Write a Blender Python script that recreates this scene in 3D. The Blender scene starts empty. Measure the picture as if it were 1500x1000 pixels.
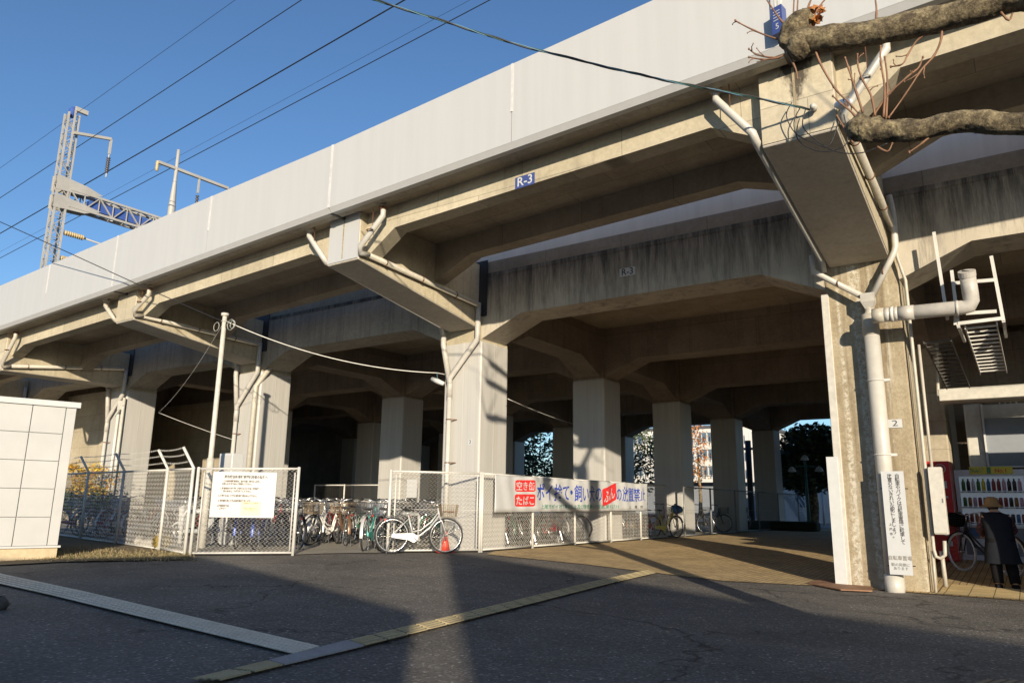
import bpy, math, random
from math import sin, cos, pi, radians, sqrt, atan2
from mathutils import Vector, Matrix
random.seed(7)
V = Vector
SC = bpy.context.scene
COL = SC.collection

# ------------------------------------------------------------------ camera frame
F = 1081.0; CU, CV = 750.0, 500.0; CAMH = 1.2
def _ray(u, v): return V((u - CU, -(v - CV), F))
_up = _ray(820, -4440).normalized()
_Y = _ray(1515, 747); _Y = (_Y - _up * _Y.dot(_up)).normalized()
_X = _Y.cross(_up)
if _X.x < 0: _X = -_X
R3 = Matrix((_X, _Y, _up))                       # camera (x right, y up, z forward) -> world
CAM = V((0, 0, CAMH))
def W(u, v): return R3 @ _ray(u, v)
def atz(u, v, z=0.0):
    d = W(u, v); return CAM + d * ((z - CAMH) / d.z)
def aty(u, v, y):
    d = W(u, v); return CAM + d * (y / d.y)
def atx(u, v, x):
    d = W(u, v); return CAM + d * (x / d.x)
def G(x, y):
    a = min(1, max(0, (-x - 2.3) / 7.2)) * min(1, max(0, (y - 2) / 8))
    b = min(1, max(0, (y - 13) / 5))
    return 0.2 * max(a, b)
def onG(u, v):
    p = atz(u, v, 0.1)
    for _ in range(12): p = atz(u, v, G(p.x, p.y))
    return p

# ------------------------------------------------------------------ materials
MATS = {}
def _m(name):
    m = bpy.data.materials.new(name); m.use_nodes = True
    nt = m.node_tree; b = nt.nodes['Principled BSDF']
    MATS[name] = m
    return m, nt, b
def N(nt, t, **k):
    n = nt.nodes.new(t)
    for a, b in k.items():
        if a in n.inputs: n.inputs[a].default_value = b
        else: setattr(n, a, b)
    return n
def ramp(nt, fac, stops):
    r = nt.nodes.new('ShaderNodeValToRGB'); nt.links.new(fac, r.inputs[0])
    e = r.color_ramp.elements
    e[0].position, e[0].color = stops[0][0], (*stops[0][1], 1)
    e[1].position, e[1].color = stops[-1][0], (*stops[-1][1], 1)
    for p, c in stops[1:-1]:
        x = e.new(p); x.color = (*c, 1)
    return r.outputs[0]
def mapped(nt, scale=(1, 1, 1), rot=(0, 0, 0), loc=(0, 0, 0)):
    tc = nt.nodes.new('ShaderNodeTexCoord'); mp = nt.nodes.new('ShaderNodeMapping')
    mp.inputs['Scale'].default_value = scale; mp.inputs['Rotation'].default_value = rot; mp.inputs['Location'].default_value = loc
    nt.links.new(tc.outputs['Object'], mp.inputs[0]); return mp.outputs[0]
def noise(nt, vec, scale, detail=6, rough=.6):
    n = N(nt, 'ShaderNodeTexNoise'); n.inputs['Scale'].default_value = scale; n.inputs['Detail'].default_value = detail
    n.inputs['Roughness'].default_value = rough; nt.links.new(vec, n.inputs['Vector']); return n.outputs['Fac']
def mix(nt, a, b, fac, mode='MIX'):
    n = nt.nodes.new('ShaderNodeMix'); n.data_type = 'RGBA'; n.blend_type = mode
    for s, v in ((n.inputs['Factor'], fac), (n.inputs['A'], a), (n.inputs['B'], b)):
        if isinstance(v, (int, float)): s.default_value = v
        elif isinstance(v, tuple): s.default_value = (*v, 1)
        else: nt.links.new(v, s)
    return n.outputs['Result']
def bump(nt, b, h, s=.3, d=.02):
    n = nt.nodes.new('ShaderNodeBump'); n.inputs['Strength'].default_value = s; n.inputs['Distance'].default_value = d
    nt.links.new(h, n.inputs['Height']); nt.links.new(n.outputs[0], b.inputs['Normal'])
def plain(name, col, rough=.5, metal=0, var=.12, scale=9):
    m, nt, b = _m(name); v = mapped(nt)
    n = noise(nt, v, scale)
    c = ramp(nt, n, [(.3, tuple(x * (1 - var) for x in col)), (.7, tuple(min(1, x * (1 + var)) for x in col))])
    nt.links.new(c, b.inputs['Base Color']); b.inputs['Roughness'].default_value = rough; b.inputs['Metallic'].default_value = metal
    if name.startswith('cloth') or name in ('hair', 'hat_tan'): b.inputs['Specular IOR Level'].default_value = .05
    return m
def concrete(name, lo, hi, streak=.35, streakcol=(.06, .055, .045), form=None, bscale=26):
    m, nt, b = _m(name)
    v = mapped(nt); big = noise(nt, v, .9, 8, .65)
    c = ramp(nt, big, [(.32, lo), (.68, hi)])
    fine = noise(nt, v, 14, 5, .7)
    c = mix(nt, c, ramp(nt, fine, [(.3, (.72, .72, .72)), (.65, (1.08, 1.08, 1.08))]), .55, 'MULTIPLY')
    vs = mapped(nt, (5, 5, .28)); st = noise(nt, vs, 1.3, 8, .72)
    sf = ramp(nt, st, [(.5, (0, 0, 0)), (.74, (streak,) * 3)])
    c = mix(nt, c, streakcol, sf)
    if form:      # joints between form boards, an indented line
        bx, by, mode = form
        mp = mapped(nt, (1, 1, 1), (0, 0, 0) if mode == 'xy' else (radians(90), 0, 0))
        br = nt.nodes.new('ShaderNodeTexBrick'); nt.links.new(mp, br.inputs[0])
        br.inputs['Scale'].default_value = 1; br.inputs['Brick Width'].default_value = bx; br.inputs['Row Height'].default_value = by
        br.inputs['Mortar Size'].default_value = .008; br.inputs['Color1'].default_value = (1, 1, 1, 1); br.inputs['Color2'].default_value = (.8, .8, .8, 1)
        br.inputs['Mortar'].default_value = (.42, .42, .42, 1); br.inputs['Mortar Smooth'].default_value = .6
        c = mix(nt, c, br.outputs[0], .85, 'MULTIPLY')
    vo = nt.nodes.new('ShaderNodeTexVoronoi'); vo.inputs['Scale'].default_value = 7; nt.links.new(v, vo.inputs[0])
    c = mix(nt, c, ramp(nt, vo.outputs['Distance'], [(.03, (.45, .45, .45)), (.07, (1, 1, 1))]), .35, 'MULTIPLY')
    nt.links.new(c, b.inputs['Base Color']); b.inputs['Roughness'].default_value = .9
    bump(nt, b, noise(nt, v, bscale, 6, .7), .35, .01)
    return m
concrete('concrete', (.42, .37, .27), (.56, .50, .38), .25, form=(1.8, .9, 'xz'))
concrete('concrete_side', (.38, .33, .23), (.52, .46, .34), .4, (.16, .11, .06), form=(1.8, 4, 'xz'))
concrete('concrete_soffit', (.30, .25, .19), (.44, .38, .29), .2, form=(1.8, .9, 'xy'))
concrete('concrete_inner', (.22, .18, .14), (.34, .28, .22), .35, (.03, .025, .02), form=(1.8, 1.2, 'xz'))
concrete('concrete_girder', (.33, .30, .25), (.47, .43, .36), .5, (.04, .04, .04), form=(2.6, 4, 'xz'))
concrete('concrete_wall', (.36, .31, .22), (.48, .42, .32), .3, form=(1.8, .62, 'xz'))
concrete('concrete_bracket', (.42, .385, .33), (.54, .50, .43), .2)
concrete('concrete_floor', (.30, .27, .22), (.42, .38, .31), .0, form=(1.5, 1.5, 'xy'))
concrete('kerb_stone', (.3, .29, .27), (.42, .41, .39), .1)

def stained():
    m, nt, b = _m('concrete_stained'); v = mapped(nt)
    c = ramp(nt, noise(nt, v, 1.1, 8), [(.3, (.36, .32, .26)), (.7, (.50, .455, .375))])
    st = noise(nt, mapped(nt, (2.1, 2.1, .20)), 1.7, 10, .8)
    tc = nt.nodes.new('ShaderNodeTexCoord'); sp = nt.nodes.new('ShaderNodeSeparateXYZ'); nt.links.new(tc.outputs['Object'], sp.inputs[0])
    mr = nt.nodes.new('ShaderNodeMapRange'); nt.links.new(sp.outputs['Z'], mr.inputs[0])
    mr.inputs[1].default_value = 5.25; mr.inputs[2].default_value = 6.25; mr.inputs[3].default_value = -.10; mr.inputs[4].default_value = .10
    ad = nt.nodes.new('ShaderNodeMath'); ad.operation = 'ADD'; nt.links.new(st, ad.inputs[0]); nt.links.new(mr.outputs[0], ad.inputs[1])
    f = ramp(nt, ad.outputs[0], [(.40, (0, 0, 0)), (.52, (.45,) * 3), (.66, (.9,) * 3)])
    c = mix(nt, c, (.035, .034, .032), f)
    lime = noise(nt, mapped(nt, (2.2, 2.2, .5), loc=(4, 0, 1)), 1.2, 6)
    f2 = ramp(nt, lime, [(.60, (0, 0, 0)), (.66, (.5,) * 3)])
    c = mix(nt, c, (.25, .235, .21), f2)
    nt.links.new(c, b.inputs['Base Color']); b.inputs['Roughness'].default_value = .9
    bump(nt, b, noise(nt, v, 22), .3, .01)
stained()
def pillar_raw():
    m, nt, b = _m('concrete_weathered'); v = mapped(nt)
    c = ramp(nt, noise(nt, v, 1.4, 9, .7), [(.3, (.25, .195, .12)), (.55, (.39, .33, .23)), (.75, (.48, .42, .32))])
    st = noise(nt, mapped(nt, (5.5, 5.5, .35)), 1.2, 9, .75)
    st2 = noise(nt, mapped(nt, (4.5, 4.5, .06), loc=(7.3, 2, 0)), 1.1, 4, .6)
    spk = ramp(nt, noise(nt, v, 17, 7, .8), [(.44, (0,) * 3), (.54, (1,) * 3)])
    c = mix(nt, c, (.58, .54, .45), mix(nt, (0, 0, 0), spk, ramp(nt, st2, [(.50, (0, 0, 0)), (.58, (.9,) * 3)])))
    c = mix(nt, c, (.15, .11, .065), ramp(nt, noise(nt, mapped(nt, (3.8, 3.8, .10), loc=(1.7, 5, 2)), 1.2, 6), [(.54, (0, 0, 0)), (.68, (.75,) * 3)]))
    c = mix(nt, c, (.52, .49, .42), ramp(nt, st, [(.57, (0, 0, 0)), (.66, (.7,) * 3)]))
    c = mix(nt, c, (.17, .09, .03), ramp(nt, noise(nt, mapped(nt, (6, 6, .6), loc=(3, 1, 5)), 1.0, 8), [(.6, (0, 0, 0)), (.75, (.6,) * 3)]))
    c = mix(nt, c, ramp(nt, noise(nt, v, 30, 6, .8), [(.35, (.6,) * 3), (.6, (1.05,) * 3)]), .7, 'MULTIPLY')
    nt.links.new(c, b.inputs['Base Color']); b.inputs['Roughness'].default_value = .95
    bump(nt, b, noise(nt, v, 30, 8, .8), .8, .015)
pillar_raw()
def steel(name, lo, hi, rib=26., amt=.12, axis=0):
    m, nt, b = _m(name); v = mapped(nt)
    c = ramp(nt, noise(nt, mapped(nt, (4, 4, .25)), 1.6, 7), [(.35, lo), (.65, hi)])
    st = noise(nt, mapped(nt, (rib, rib, .05)), 1.0, 3)
    c = mix(nt, c, ramp(nt, st, [(.35, (1 - amt,) * 3), (.6, (1, 1, 1))]), 1.0, 'MULTIPLY')
    rust = noise(nt, mapped(nt, (1, 1, .8)), 3.2, 9, .8)
    tc = nt.nodes.new('ShaderNodeTexCoord'); sp = nt.nodes.new('ShaderNodeSeparateXYZ'); nt.links.new(tc.outputs['Object'], sp.inputs[0])
    mr = nt.nodes.new('ShaderNodeMapRange'); nt.links.new(sp.outputs['Z'], mr.inputs[0])
    mr.inputs[1].default_value = .15; mr.inputs[2].default_value = .65; mr.inputs[3].default_value = .1; mr.inputs[4].default_value = -.1
    ad = nt.nodes.new('ShaderNodeMath'); ad.operation = 'ADD'; nt.links.new(rust, ad.inputs[0]); nt.links.new(mr.outputs[0], ad.inputs[1])
    c = mix(nt, c, (.2, .1, .04), ramp(nt, ad.outputs[0], [(.66, (0, 0, 0)), (.72, (.7,) * 3)]))
    nt.links.new(c, b.inputs['Base Color']); b.inputs['Roughness'].default_value = .45
    bump(nt, b, st, .25, .01)
steel('steel_jacket', (.42, .41, .39), (.47, .46, .44), 26, .07)
def joint_stain():
    m = concrete('concrete_joint_stain', (.42, .37, .27), (.56, .50, .38), .25, form=(1.8, .9, 'xz')); nt = m.node_tree; b = nt.nodes['Principled BSDF']
    src = b.inputs['Base Color'].links[0].from_socket
    tc = nt.nodes.new('ShaderNodeTexCoord'); sp = nt.nodes.new('ShaderNodeSeparateXYZ'); nt.links.new(tc.outputs['Object'], sp.inputs[0])
    def M(op, a, b_):
        n = nt.nodes.new('ShaderNodeMath'); n.operation = op
        for k, x in enumerate((a, b_)):
            if x is None: continue
            if isinstance(x, (int, float)): n.inputs[k].default_value = x
            else: nt.links.new(x, n.inputs[k])
        return n.outputs[0]
    dx = M('ABSOLUTE', M('ADD', sp.outputs['X'], 1.92), None)
    v = M('SUBTRACT', M('MULTIPLY', M('SUBTRACT', sp.outputs['Z'], 6.15), 1.3), M('MULTIPLY', dx, 3.2))
    nz = noise(nt, mapped(nt, (7, 7, 2.2)), 1.6, 8, .75); v = M('ADD', v, M('MULTIPLY', M('SUBTRACT', nz, .5), 1.5))
    c = mix(nt, src, (.045, .035, .025), ramp(nt, v, [(.05, (0,) * 3), (.35, (.92,) * 3)]))
    nt.links.new(c, b.inputs['Base Color'])
joint_stain()
steel('parapet', (.425, .43, .435), (.445, .45, .455), 2.5, .008)
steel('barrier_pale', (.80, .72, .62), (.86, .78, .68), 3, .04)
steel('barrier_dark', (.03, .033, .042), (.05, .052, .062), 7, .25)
plain('pipe', (.42, .39, .33), .45)
plain('pipe_white', (.46, .445, .41), .4, var=.06)
plain('pipe_grey', (.42, .40, .37), .45)
plain('galv', (.55, .54, .51), .42, .0, .12, 4)
plain('galv_dark', (.25, .26, .27), .5, .4)
plain('chain_link', (.62, .60, .56), .45, 0, .08)
plain('bracket_rust', (.12, .05, .025), .8)
plain('white_paint', (.52, .53, .53), .4, var=.04)
plain('shed_white', (.47, .47, .46), .45, var=.05, scale=2)
plain('shed_base', (.5, .4, .26), .9, var=.2)
plain('seam', (.42, .40, .37), .6)
plain('black', (.018, .018, .02), .45)
plain('stain_black', (.07, .055, .04), .9, var=.6, scale=35)
plain('joint_pale', (.52, .52, .52), .5)
plain('tactile_gap', (.12, .105, .08), .9)
plain('rubber', (.025, .025, .027), .8)
plain('rubber_grey', (.42, .43, .46), .7)
plain('chrome', (.62, .62, .62), .25, .85, .05)
plain('sign_white', (.49, .50, .51), .5, var=.03)
plain('sign_blue', (.045, .07, .23), .45)
plain('sign_red', (.62, .03, .03), .5, var=.05)
plain('ink_blue', (.025, .06, .40), .5, var=.05)
plain('ink_green', (.05, .22, .13), .5, var=.05)
plain('ink_black', (.03, .03, .03), .6, var=.05)
plain('ink_brown', (.11, .08, .045), .6, var=.05)
plain('ink_grey', (.09, .085, .07), .6, var=.05)
plain('yellow_card', (.80, .66, .06), .5, var=.05)
plain('cream_card', (.72, .60, .40), .6, var=.05)
plain('vend_red', (.50, .02, .018), .3, var=.05)
plain('vend_white', (.74, .76, .80), .35, var=.05)
plain('vend_inner', (.50, .58, .66), .3)
plain('steel_plate', (.26, .14, .08), .75, .2, .35, 6)
plain('steel_plate_grey', (.09, .085, .08), .6, .3, .3, 12)
_b = MATS['vend_inner'].node_tree.nodes['Principled BSDF']; _b.inputs['Emission Color'].default_value = (.75, .88, 1, 1); _b.inputs['Emission Strength'].default_value = .07
plain('panel_grey', (.22, .24, .27), .6, var=.05)
plain('post_cream', (.50, .48, .43), .5)
plain('wire_black', (.015, .015, .018), .5)
plain('wire_green', (.015, .06, .045), .5)
plain('wire_blue', (.09, .20, .28), .5)
plain('wire_white', (.6, .6, .56), .5)
plain('insulator', (.50, .40, .22), .35)
plain('insulator_dark', (.06, .05, .05), .35)
plain('mast_steel', (.36, .35, .33), .5, 0, .10, 1.5)
plain('net_blue', (.03, .08, .30), .8, var=.2, scale=20)
plain('bark_twig', (.20, .105, .06), .7, var=.3)
plain('skin', (.50, .30, .21), .6, var=.05)
plain('hair', (.06, .05, .05), .7)
plain('hat_tan', (.30, .19, .09), .9)
plain('cloth_dark', (.018, .02, .026), .9)
plain('cloth_black', (.012, .012, .014), .9)
plain('hedge_green', (.022, .03, .012), .9, var=.4, scale=14)
plain('stone', (.35, .33, .30), .9, var=.25)
plain('bush_yellow', (.22, .16, .04), .8, var=.3)
plain('grey_tarp', (.16, .18, .22), .7, var=.2)
plain('cone_red', (.65, .07, .04), .5)
plain('board_brown', (.25, .19, .12), .8)
plain('teal_pole', (.05, .16, .15), .5)
plain('globe', (.55, .62, .70), .3)
plain('roof_dark', (.08, .08, .09), .7)
def plaid():
    m, nt, b = _m('cloth_plaid')
    ck = nt.nodes.new('ShaderNodeTexChecker'); nt.links.new(mapped(nt), ck.inputs[0]); ck.inputs['Scale'].default_value = 26
    ck.inputs['Color1'].default_value = (.10, .03, .035, 1); ck.inputs['Color2'].default_value = (.015, .015, .03, 1)
    nt.links.new(ck.outputs[0], b.inputs['Base Color']); b.inputs['Roughness'].default_value = .9
plaid()
def bark():
    m, nt, b = _m('bark'); v = mapped(nt, (1, 1, 1))
    c = ramp(nt, noise(nt, v, 9, 10, .8), [(.36, (.03, .023, .016)), (.48, (.13, .10, .06)), (.62, (.38, .31, .18))])
    c = mix(nt, c, ramp(nt, noise(nt, v, 60, 6, .8), [(.35, (.45,) * 3), (.6, (1.1,) * 3)]), .75, 'MULTIPLY')
    nt.links.new(c, b.inputs['Base Color']); b.inputs['Roughness'].default_value = .95
    bump(nt, b, noise(nt, mapped(nt, (1, 1, 1)), 38, 8, .75), 1.0, .02)
bark()
plain('bark_cut', (.50, .20, .06), .9, var=.5, scale=25)
def asphalt():
    m, nt, b = _m('asphalt'); v = mapped(nt)
    vo = nt.nodes.new('ShaderNodeTexVoronoi'); vo.inputs['Scale'].default_value = 55; nt.links.new(v, vo.inputs[0])
    c = ramp(nt, noise(nt, v, .8, 8, .6), [(.3, (.098, .09, .081)), (.7, (.165, .150, .132))])
    c = mix(nt, c, ramp(nt, noise(nt, mapped(nt, (.35, 1.1, 1), (0, 0, .5)), .8, 6, .7), [(.3, (.72,) * 3), (.5, (1,) * 3), (.72, (1.25,) * 3)]), .9, 'MULTIPLY')
    sp = ramp(nt, vo.outputs['Color'], [(.0, (.5,) * 3), (.7, (1.0,) * 3), (.88, (1.7,) * 3), (1., (4.5,) * 3)])
    c = mix(nt, c, sp, 1.0, 'MULTIPLY')
    # tar joints and hairline cracks
    ck = nt.nodes.new('ShaderNodeTexVoronoi'); ck.feature = 'DISTANCE_TO_EDGE'; ck.inputs['Scale'].default_value = .32
    wv = nt.nodes.new('ShaderNodeTexNoise'); wv.inputs['Scale'].default_value = 2.5; nt.links.new(v, wv.inputs[0])
    mm = nt.nodes.new('ShaderNodeVectorMath'); mm.operation = 'MULTIPLY_ADD'; nt.links.new(wv.outputs['Color'], mm.inputs[0]); mm.inputs[1].default_value = (.9, .9, 0); nt.links.new(v, mm.inputs[2])
    nt.links.new(mm.outputs[0], ck.inputs[0])
    crk = ramp(nt, ck.outputs['Distance'], [(.0, (.25,) * 3), (.011, (1, 1, 1))])
    msk = ramp(nt, noise(nt, v, .35, 3), [(.42, (0,) * 3), (.5, (1,) * 3)])
    c = mix(nt, c, mix(nt, c, crk, 1.0, 'MULTIPLY'), msk)
    nt.links.new(c, b.inputs['Base Color']); b.inputs['Roughness'].default_value = .85
    bump(nt, b, vo.outputs['Distance'], .8, .008)
asphalt()
def pavers(name, c1, c2, w, h):
    m, nt, b = _m(name)
    br = nt.nodes.new('ShaderNodeTexBrick'); nt.links.new(mapped(nt, rot=(0, 0, radians(90))), br.inputs[0])
    br.inputs['Scale'].default_value = 1; br.inputs['Brick Width'].default_value = w; br.inputs['Row Height'].default_value = h
    br.inputs['Mortar Size'].default_value = .006; br.inputs['Mortar Smooth'].default_value = .3
    br.inputs['Color1'].default_value = (*c1, 1); br.inputs['Color2'].default_value = (*c2, 1); br.inputs['Mortar'].default_value = (.06, .045, .03, 1)
    c = mix(nt, br.outputs[0], ramp(nt, noise(nt, mapped(nt), 1.2, 8), [(.3, (.7,) * 3), (.7, (1.1,) * 3)]), .8, 'MULTIPLY')
    c = mix(nt, c, ramp(nt, noise(nt, mapped(nt), 40, 5), [(.3, (.8,) * 3), (.7, (1.1,) * 3)]), .8, 'MULTIPLY')
    nt.links.new(c, b.inputs['Base Color']); b.inputs['Roughness'].default_value = .8
    bump(nt, b, br.outputs['Fac'], -.5, .01)
pavers('pavers', (.60, .44, .22), (.46, .33, .165), .2, .1)
pavers('pavers_edge', (.66, .50, .25), (.54, .41, .20), .3, .3)
def gritty(name, lo, hi, s=60):
    m, nt, b = _m(name); v = mapped(nt)
    c = mix(nt, ramp(nt, noise(nt, v, 2.2, 8, .7), [(.3, lo), (.7, hi)]), ramp(nt, noise(nt, v, s, 5, .8), [(.3, (.6,) * 3), (.7, (1.25,) * 3)]), .8, 'MULTIPLY')
    nt.links.new(c, b.inputs['Base Color']); b.inputs['Roughness'].default_value = .85
    bump(nt, b, noise(nt, v, s, 5), .5, .01)
gritty('tactile_yellow', (.38, .31, .17), (.52, .43, .25))
gritty('tactile_white', (.70, .61, .47), (.85, .76, .62))
gritty('tactile_grey', (.30, .29, .29), (.40, .39, .38))
gritty('soil', (.10, .075, .04), (.20, .155, .09), 25)
gritty('far_ground', (.16, .15, .13), (.24, .22, .19), 8)
def leafmat(name, c0, c1, c2):
    m, nt, b = _m(name)
    g = nt.nodes.new('ShaderNodeNewGeometry')
    c = ramp(nt, g.outputs['Random Per Island'], [(0, c0), (.5, c1), (1, c2)])
    nt.links.new(c, b.inputs['Base Color']); b.inputs['Roughness'].default_value = .6
leafmat('leaf_dark', (.018, .035, .012), (.035, .06, .02), (.07, .10, .03))
leafmat('leaf_autumn', (.25, .10, .03), (.40, .17, .04), (.30, .08, .02))
leafmat('leaf_yellow', (.30, .20, .02), (.55, .38, .03), (.35, .12, .03))
leafmat('leaf_green', (.05, .09, .02), (.10, .15, .03), (.16, .20, .05))
leafmat('grass_blade', (.08, .09, .03), (.22, .17, .08), (.34, .26, .14))
leafmat('litter', (.30, .20, .08), (.42, .33, .18), (.20, .12, .06))
def facade(name, wall, glass, w, h):
    m, nt, b = _m(name)
    c = ramp(nt, noise(nt, mapped(nt), 1.5, 5), [(.3, tuple(x * .9 for x in wall)), (.7, wall)])
    nt.links.new(c, b.inputs['Base Color']); b.inputs['Roughness'].default_value = .8
facade('apartment_wall', (.62, .61, .58), 0, 0, 0)
plain('window_glass', (.10, .14, .18), .1)
plain('bottle_green', (.06, .20, .06), .3); plain('bottle_blue', (.07, .17, .36), .3); plain('bottle_red', (.32, .06, .05), .3)
plain('bottle_orange', (.38, .18, .07), .3); plain('bottle_dark', (.05, .04, .04), .3); plain('bottle_pink', (.60, .40, .50), .3)
BIKE = {k: plain('bike_' + k, c, .35, .2, .05) for k, c in dict(white=(.75, .74, .72), silver=(.5, .5, .5), black=(.02, .02, .025),
        red=(.50, .03, .03), teal=(.10, .48, .42), blue=(.03, .06, .25), green=(.05, .15, .09), brown=(.16, .09, .05), yellow=(.65, .55, .12), navy=(.03, .05, .12)).items()}

# ------------------------------------------------------------------ mesh building
class MB:
    def __init__(s): s.v = []; s.f = []
    def add(s, vs, fs):
        n = len(s.v); s.v += [tuple(p) for p in vs]; s.f += [tuple(i + n for i in f) for f in fs]; return s
    def box(s, x0, x1, y0, y1, z0, z1):
        vs = [(x, y, z) for x in (x0, x1) for y in (y0, y1) for z in (z0, z1)]
        return s.add(vs, [(0, 1, 3, 2), (4, 6, 7, 5), (0, 4, 5, 1), (2, 3, 7, 6), (0, 2, 6, 4), (1, 5, 7, 3)])
    def obox(s, p0, p1, w, h, up=V((0, 0, 1))):      # bar from p0 to p1 with rectangular section
        p0, p1 = V(p0), V(p1); d = (p1 - p0).normalized()
        a = d.cross(up)
        a = a.normalized() if a.length > 1e-4 else V((1, 0, 0)); b = a.cross(d)
        vs = [p + a * i * w / 2 + b * j * h / 2 for p in (p0, p1) for i, j in ((-1, -1), (1, -1), (1, 1), (-1, 1))]
        return s.add(vs, [(0, 1, 2, 3), (7, 6, 5, 4), (0, 4, 5, 1), (1, 5, 6, 2), (2, 6, 7, 3), (3, 7, 4, 0)])
    def prism(s, pts, ax, a, b):                      # 2D polygon extruded along axis ax
        def P(p, t):
            return {'x': (t, p[0], p[1]), 'y': (p[0], t, p[1]), 'z': (p[0], p[1], t)}[ax]
        n = len(pts); vs = [P(p, a) for p in pts] + [P(p, b) for p in pts]
        return s.add(vs, [tuple(range(n)), tuple(range(2 * n - 1, n - 1, -1))] + [(i, i + n, (i + 1) % n + n, (i + 1) % n) for i in range(n)])
    def loft(s, A, B):                                # two equal polygons
        n = len(A); return s.add(list(A) + list(B), [tuple(range(n)), tuple(range(2 * n - 1, n - 1, -1))] + [(i, i + n, (i + 1) % n + n, (i + 1) % n) for i in range(n)])
    def tube(s, pts, r, n=8, caps=True):
        pts = [V(p) for p in pts]; m = len(pts)
        rs = r if isinstance(r, (list, tuple)) else [r] * m
        vs = []; ref = None
        for i, p in enumerate(pts):
            d = (pts[min(i + 1, m - 1)] - pts[max(i - 1, 0)])
            d = d.normalized() if d.length > 1e-9 else V((0, 0, 1))
            if ref is None:
                ref = V((0, 0, 1)) if abs(d.z) < .9 else V((1, 0, 0))
            a = (ref - d * ref.dot(d)).normalized(); b = d.cross(a); ref = a
            vs += [p + (a * cos(2 * pi * k / n) + b * sin(2 * pi * k / n)) * rs[i] for k in range(n)]
        fs = [(i * n + k, i * n + (k + 1) % n, (i + 1) * n + (k + 1) % n, (i + 1) * n + k) for i in range(m - 1) for k in range(n)]
        if caps: fs += [tuple(range(n - 1, -1, -1)), tuple(range((m - 1) * n, m * n))]
        return s.add(vs, fs)
    def ring(s, c, R, r, ax='y', n=24, k=6, a0=0, a1=2 * pi):
        full = abs(a1 - a0 - 2 * pi) < 1e-6
        vs = []; cnt = n if full else n + 1
        for i in range(cnt):
            t = a0 + (a1 - a0) * i / n
            for j in range(k):
                q = 2 * pi * j / k; rr = R + r * cos(q); w = r * sin(q)
                p = {'y': (rr * cos(t), w, rr * sin(t)), 'z': (rr * cos(t), rr * sin(t), w), 'x': (w, rr * cos(t), rr * sin(t))}[ax]
                vs.append(V(c) + V(p))
        fs = [((i * k + j), ((i + 1) % cnt) * k + j, ((i + 1) % cnt) * k + (j + 1) % k, i * k + (j + 1) % k) for i in range(n if full else n) for j in range(k)]
        return s.add(vs, fs)
    def ball(s, c, rx, ry=None, rz=None, n=10, m=7, jit=0):
        ry = ry or rx; rz = rz or rx; vs = []
        for i in range(m + 1):
            t = pi * i / m
            for k in range(n):
                q = 2 * pi * k / n; j = 1 + random.uniform(-jit, jit)
                vs.append((c[0] + rx * j * sin(t) * cos(q), c[1] + ry * j * sin(t) * sin(q), c[2] + rz * j * cos(t)))
        return s.add(vs, [(i * n + k, i * n + (k + 1) % n, (i + 1) * n + (k + 1) % n, (i + 1) * n + k) for i in range(m) for k in range(n)])
    def quad(s, a, b, c, d): return s.add([a, b, c, d], [(0, 1, 2, 3)])
    def build(s, name, mat, parent=None, smooth=False, local=False):
        me = bpy.data.meshes.new(name); me.from_pydata(s.v, [], s.f); me.update()
        if smooth: me.polygons.foreach_set('use_smooth', [True] * len(me.polygons))
        return link(name, me, mat, parent, local)
def link(name, me, mat, parent=None, local=False):
    o = bpy.data.objects.new(name, me); COL.objects.link(o)
    if mat: me.materials.append(MATS[mat] if isinstance(mat, str) else mat)
    if parent is not None:
        o.parent = parent
        if not local: o.matrix_parent_inverse = WM[parent].inverted()
        WM[o] = WM[parent].copy() if local else Matrix.Identity(4)
    else: WM[o] = Matrix.Identity(4)
    return o
WM = {}
def tag(o, label=None, cat=None, group=None, kind=None):
    if label: o['label'] = label
    if cat: o['category'] = cat
    if group: o['group'] = group
    if kind: o['kind'] = kind
    return o
def T(name, label, cat, loc=(0, 0, 0), rz=0, group=None):
    o = bpy.data.objects.new(name, None); COL.objects.link(o); o.empty_display_size = .2
    o.location = loc; o.rotation_euler = (0, 0, rz)
    WM[o] = Matrix.Translation(V(loc)) @ Matrix.Rotation(rz, 4, 'Z')
    return tag(o, label, cat, group)
def bevel(o, w=.01, seg=1):
    m = o.modifiers.new('b', 'BEVEL'); m.width = w; m.segments = seg; m.limit_method = 'ANGLE'; m.angle_limit = radians(40); return o
def clone(o, parent=None):
    c = o.copy(); COL.objects.link(c); c.parent = parent; WM[c] = Matrix.Identity(4)
    for ch in list(o.children): clone(ch, c)
    return c
def arc(p0, p1, sag, n=16):
    p0, p1 = V(p0), V(p1)
    return [p0.lerp(p1, i / n) - V((0, 0, 4 * sag * (i / n) * (1 - i / n))) for i in range(n + 1)]
def text(name, body, size, mat, origin, xdir, ydir, parent, align='CENTER', depth=.0008, sx=1.0, line=1.0, bold=0):
    c = bpy.data.curves.new('t', 'FONT'); c.body = body; c.size = size; c.align_x = align; c.align_y = 'CENTER'; c.extrude = depth; c.space_line = line
    c.offset = bold; c.resolution_u = 3
    t = bpy.data.objects.new('t', c); COL.objects.link(t)
    dg = bpy.context.evaluated_depsgraph_get(); dg.update()
    me = bpy.data.meshes.new_from_object(t.evaluated_get(dg)); bpy.data.objects.remove(t)
    X = V(xdir).normalized(); Yv = V(ydir).normalized(); Z = X.cross(Yv)
    M = Matrix(((X.x, Yv.x, Z.x, origin[0]), (X.y, Yv.y, Z.y, origin[1]), (X.z, Yv.z, Z.z, origin[2]), (0, 0, 0, 1)))
    me.transform(M @ Matrix.Diagonal((sx, 1, 1, 1)))
    me.materials.clear()
    return link(name, me, mat, parent)

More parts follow.
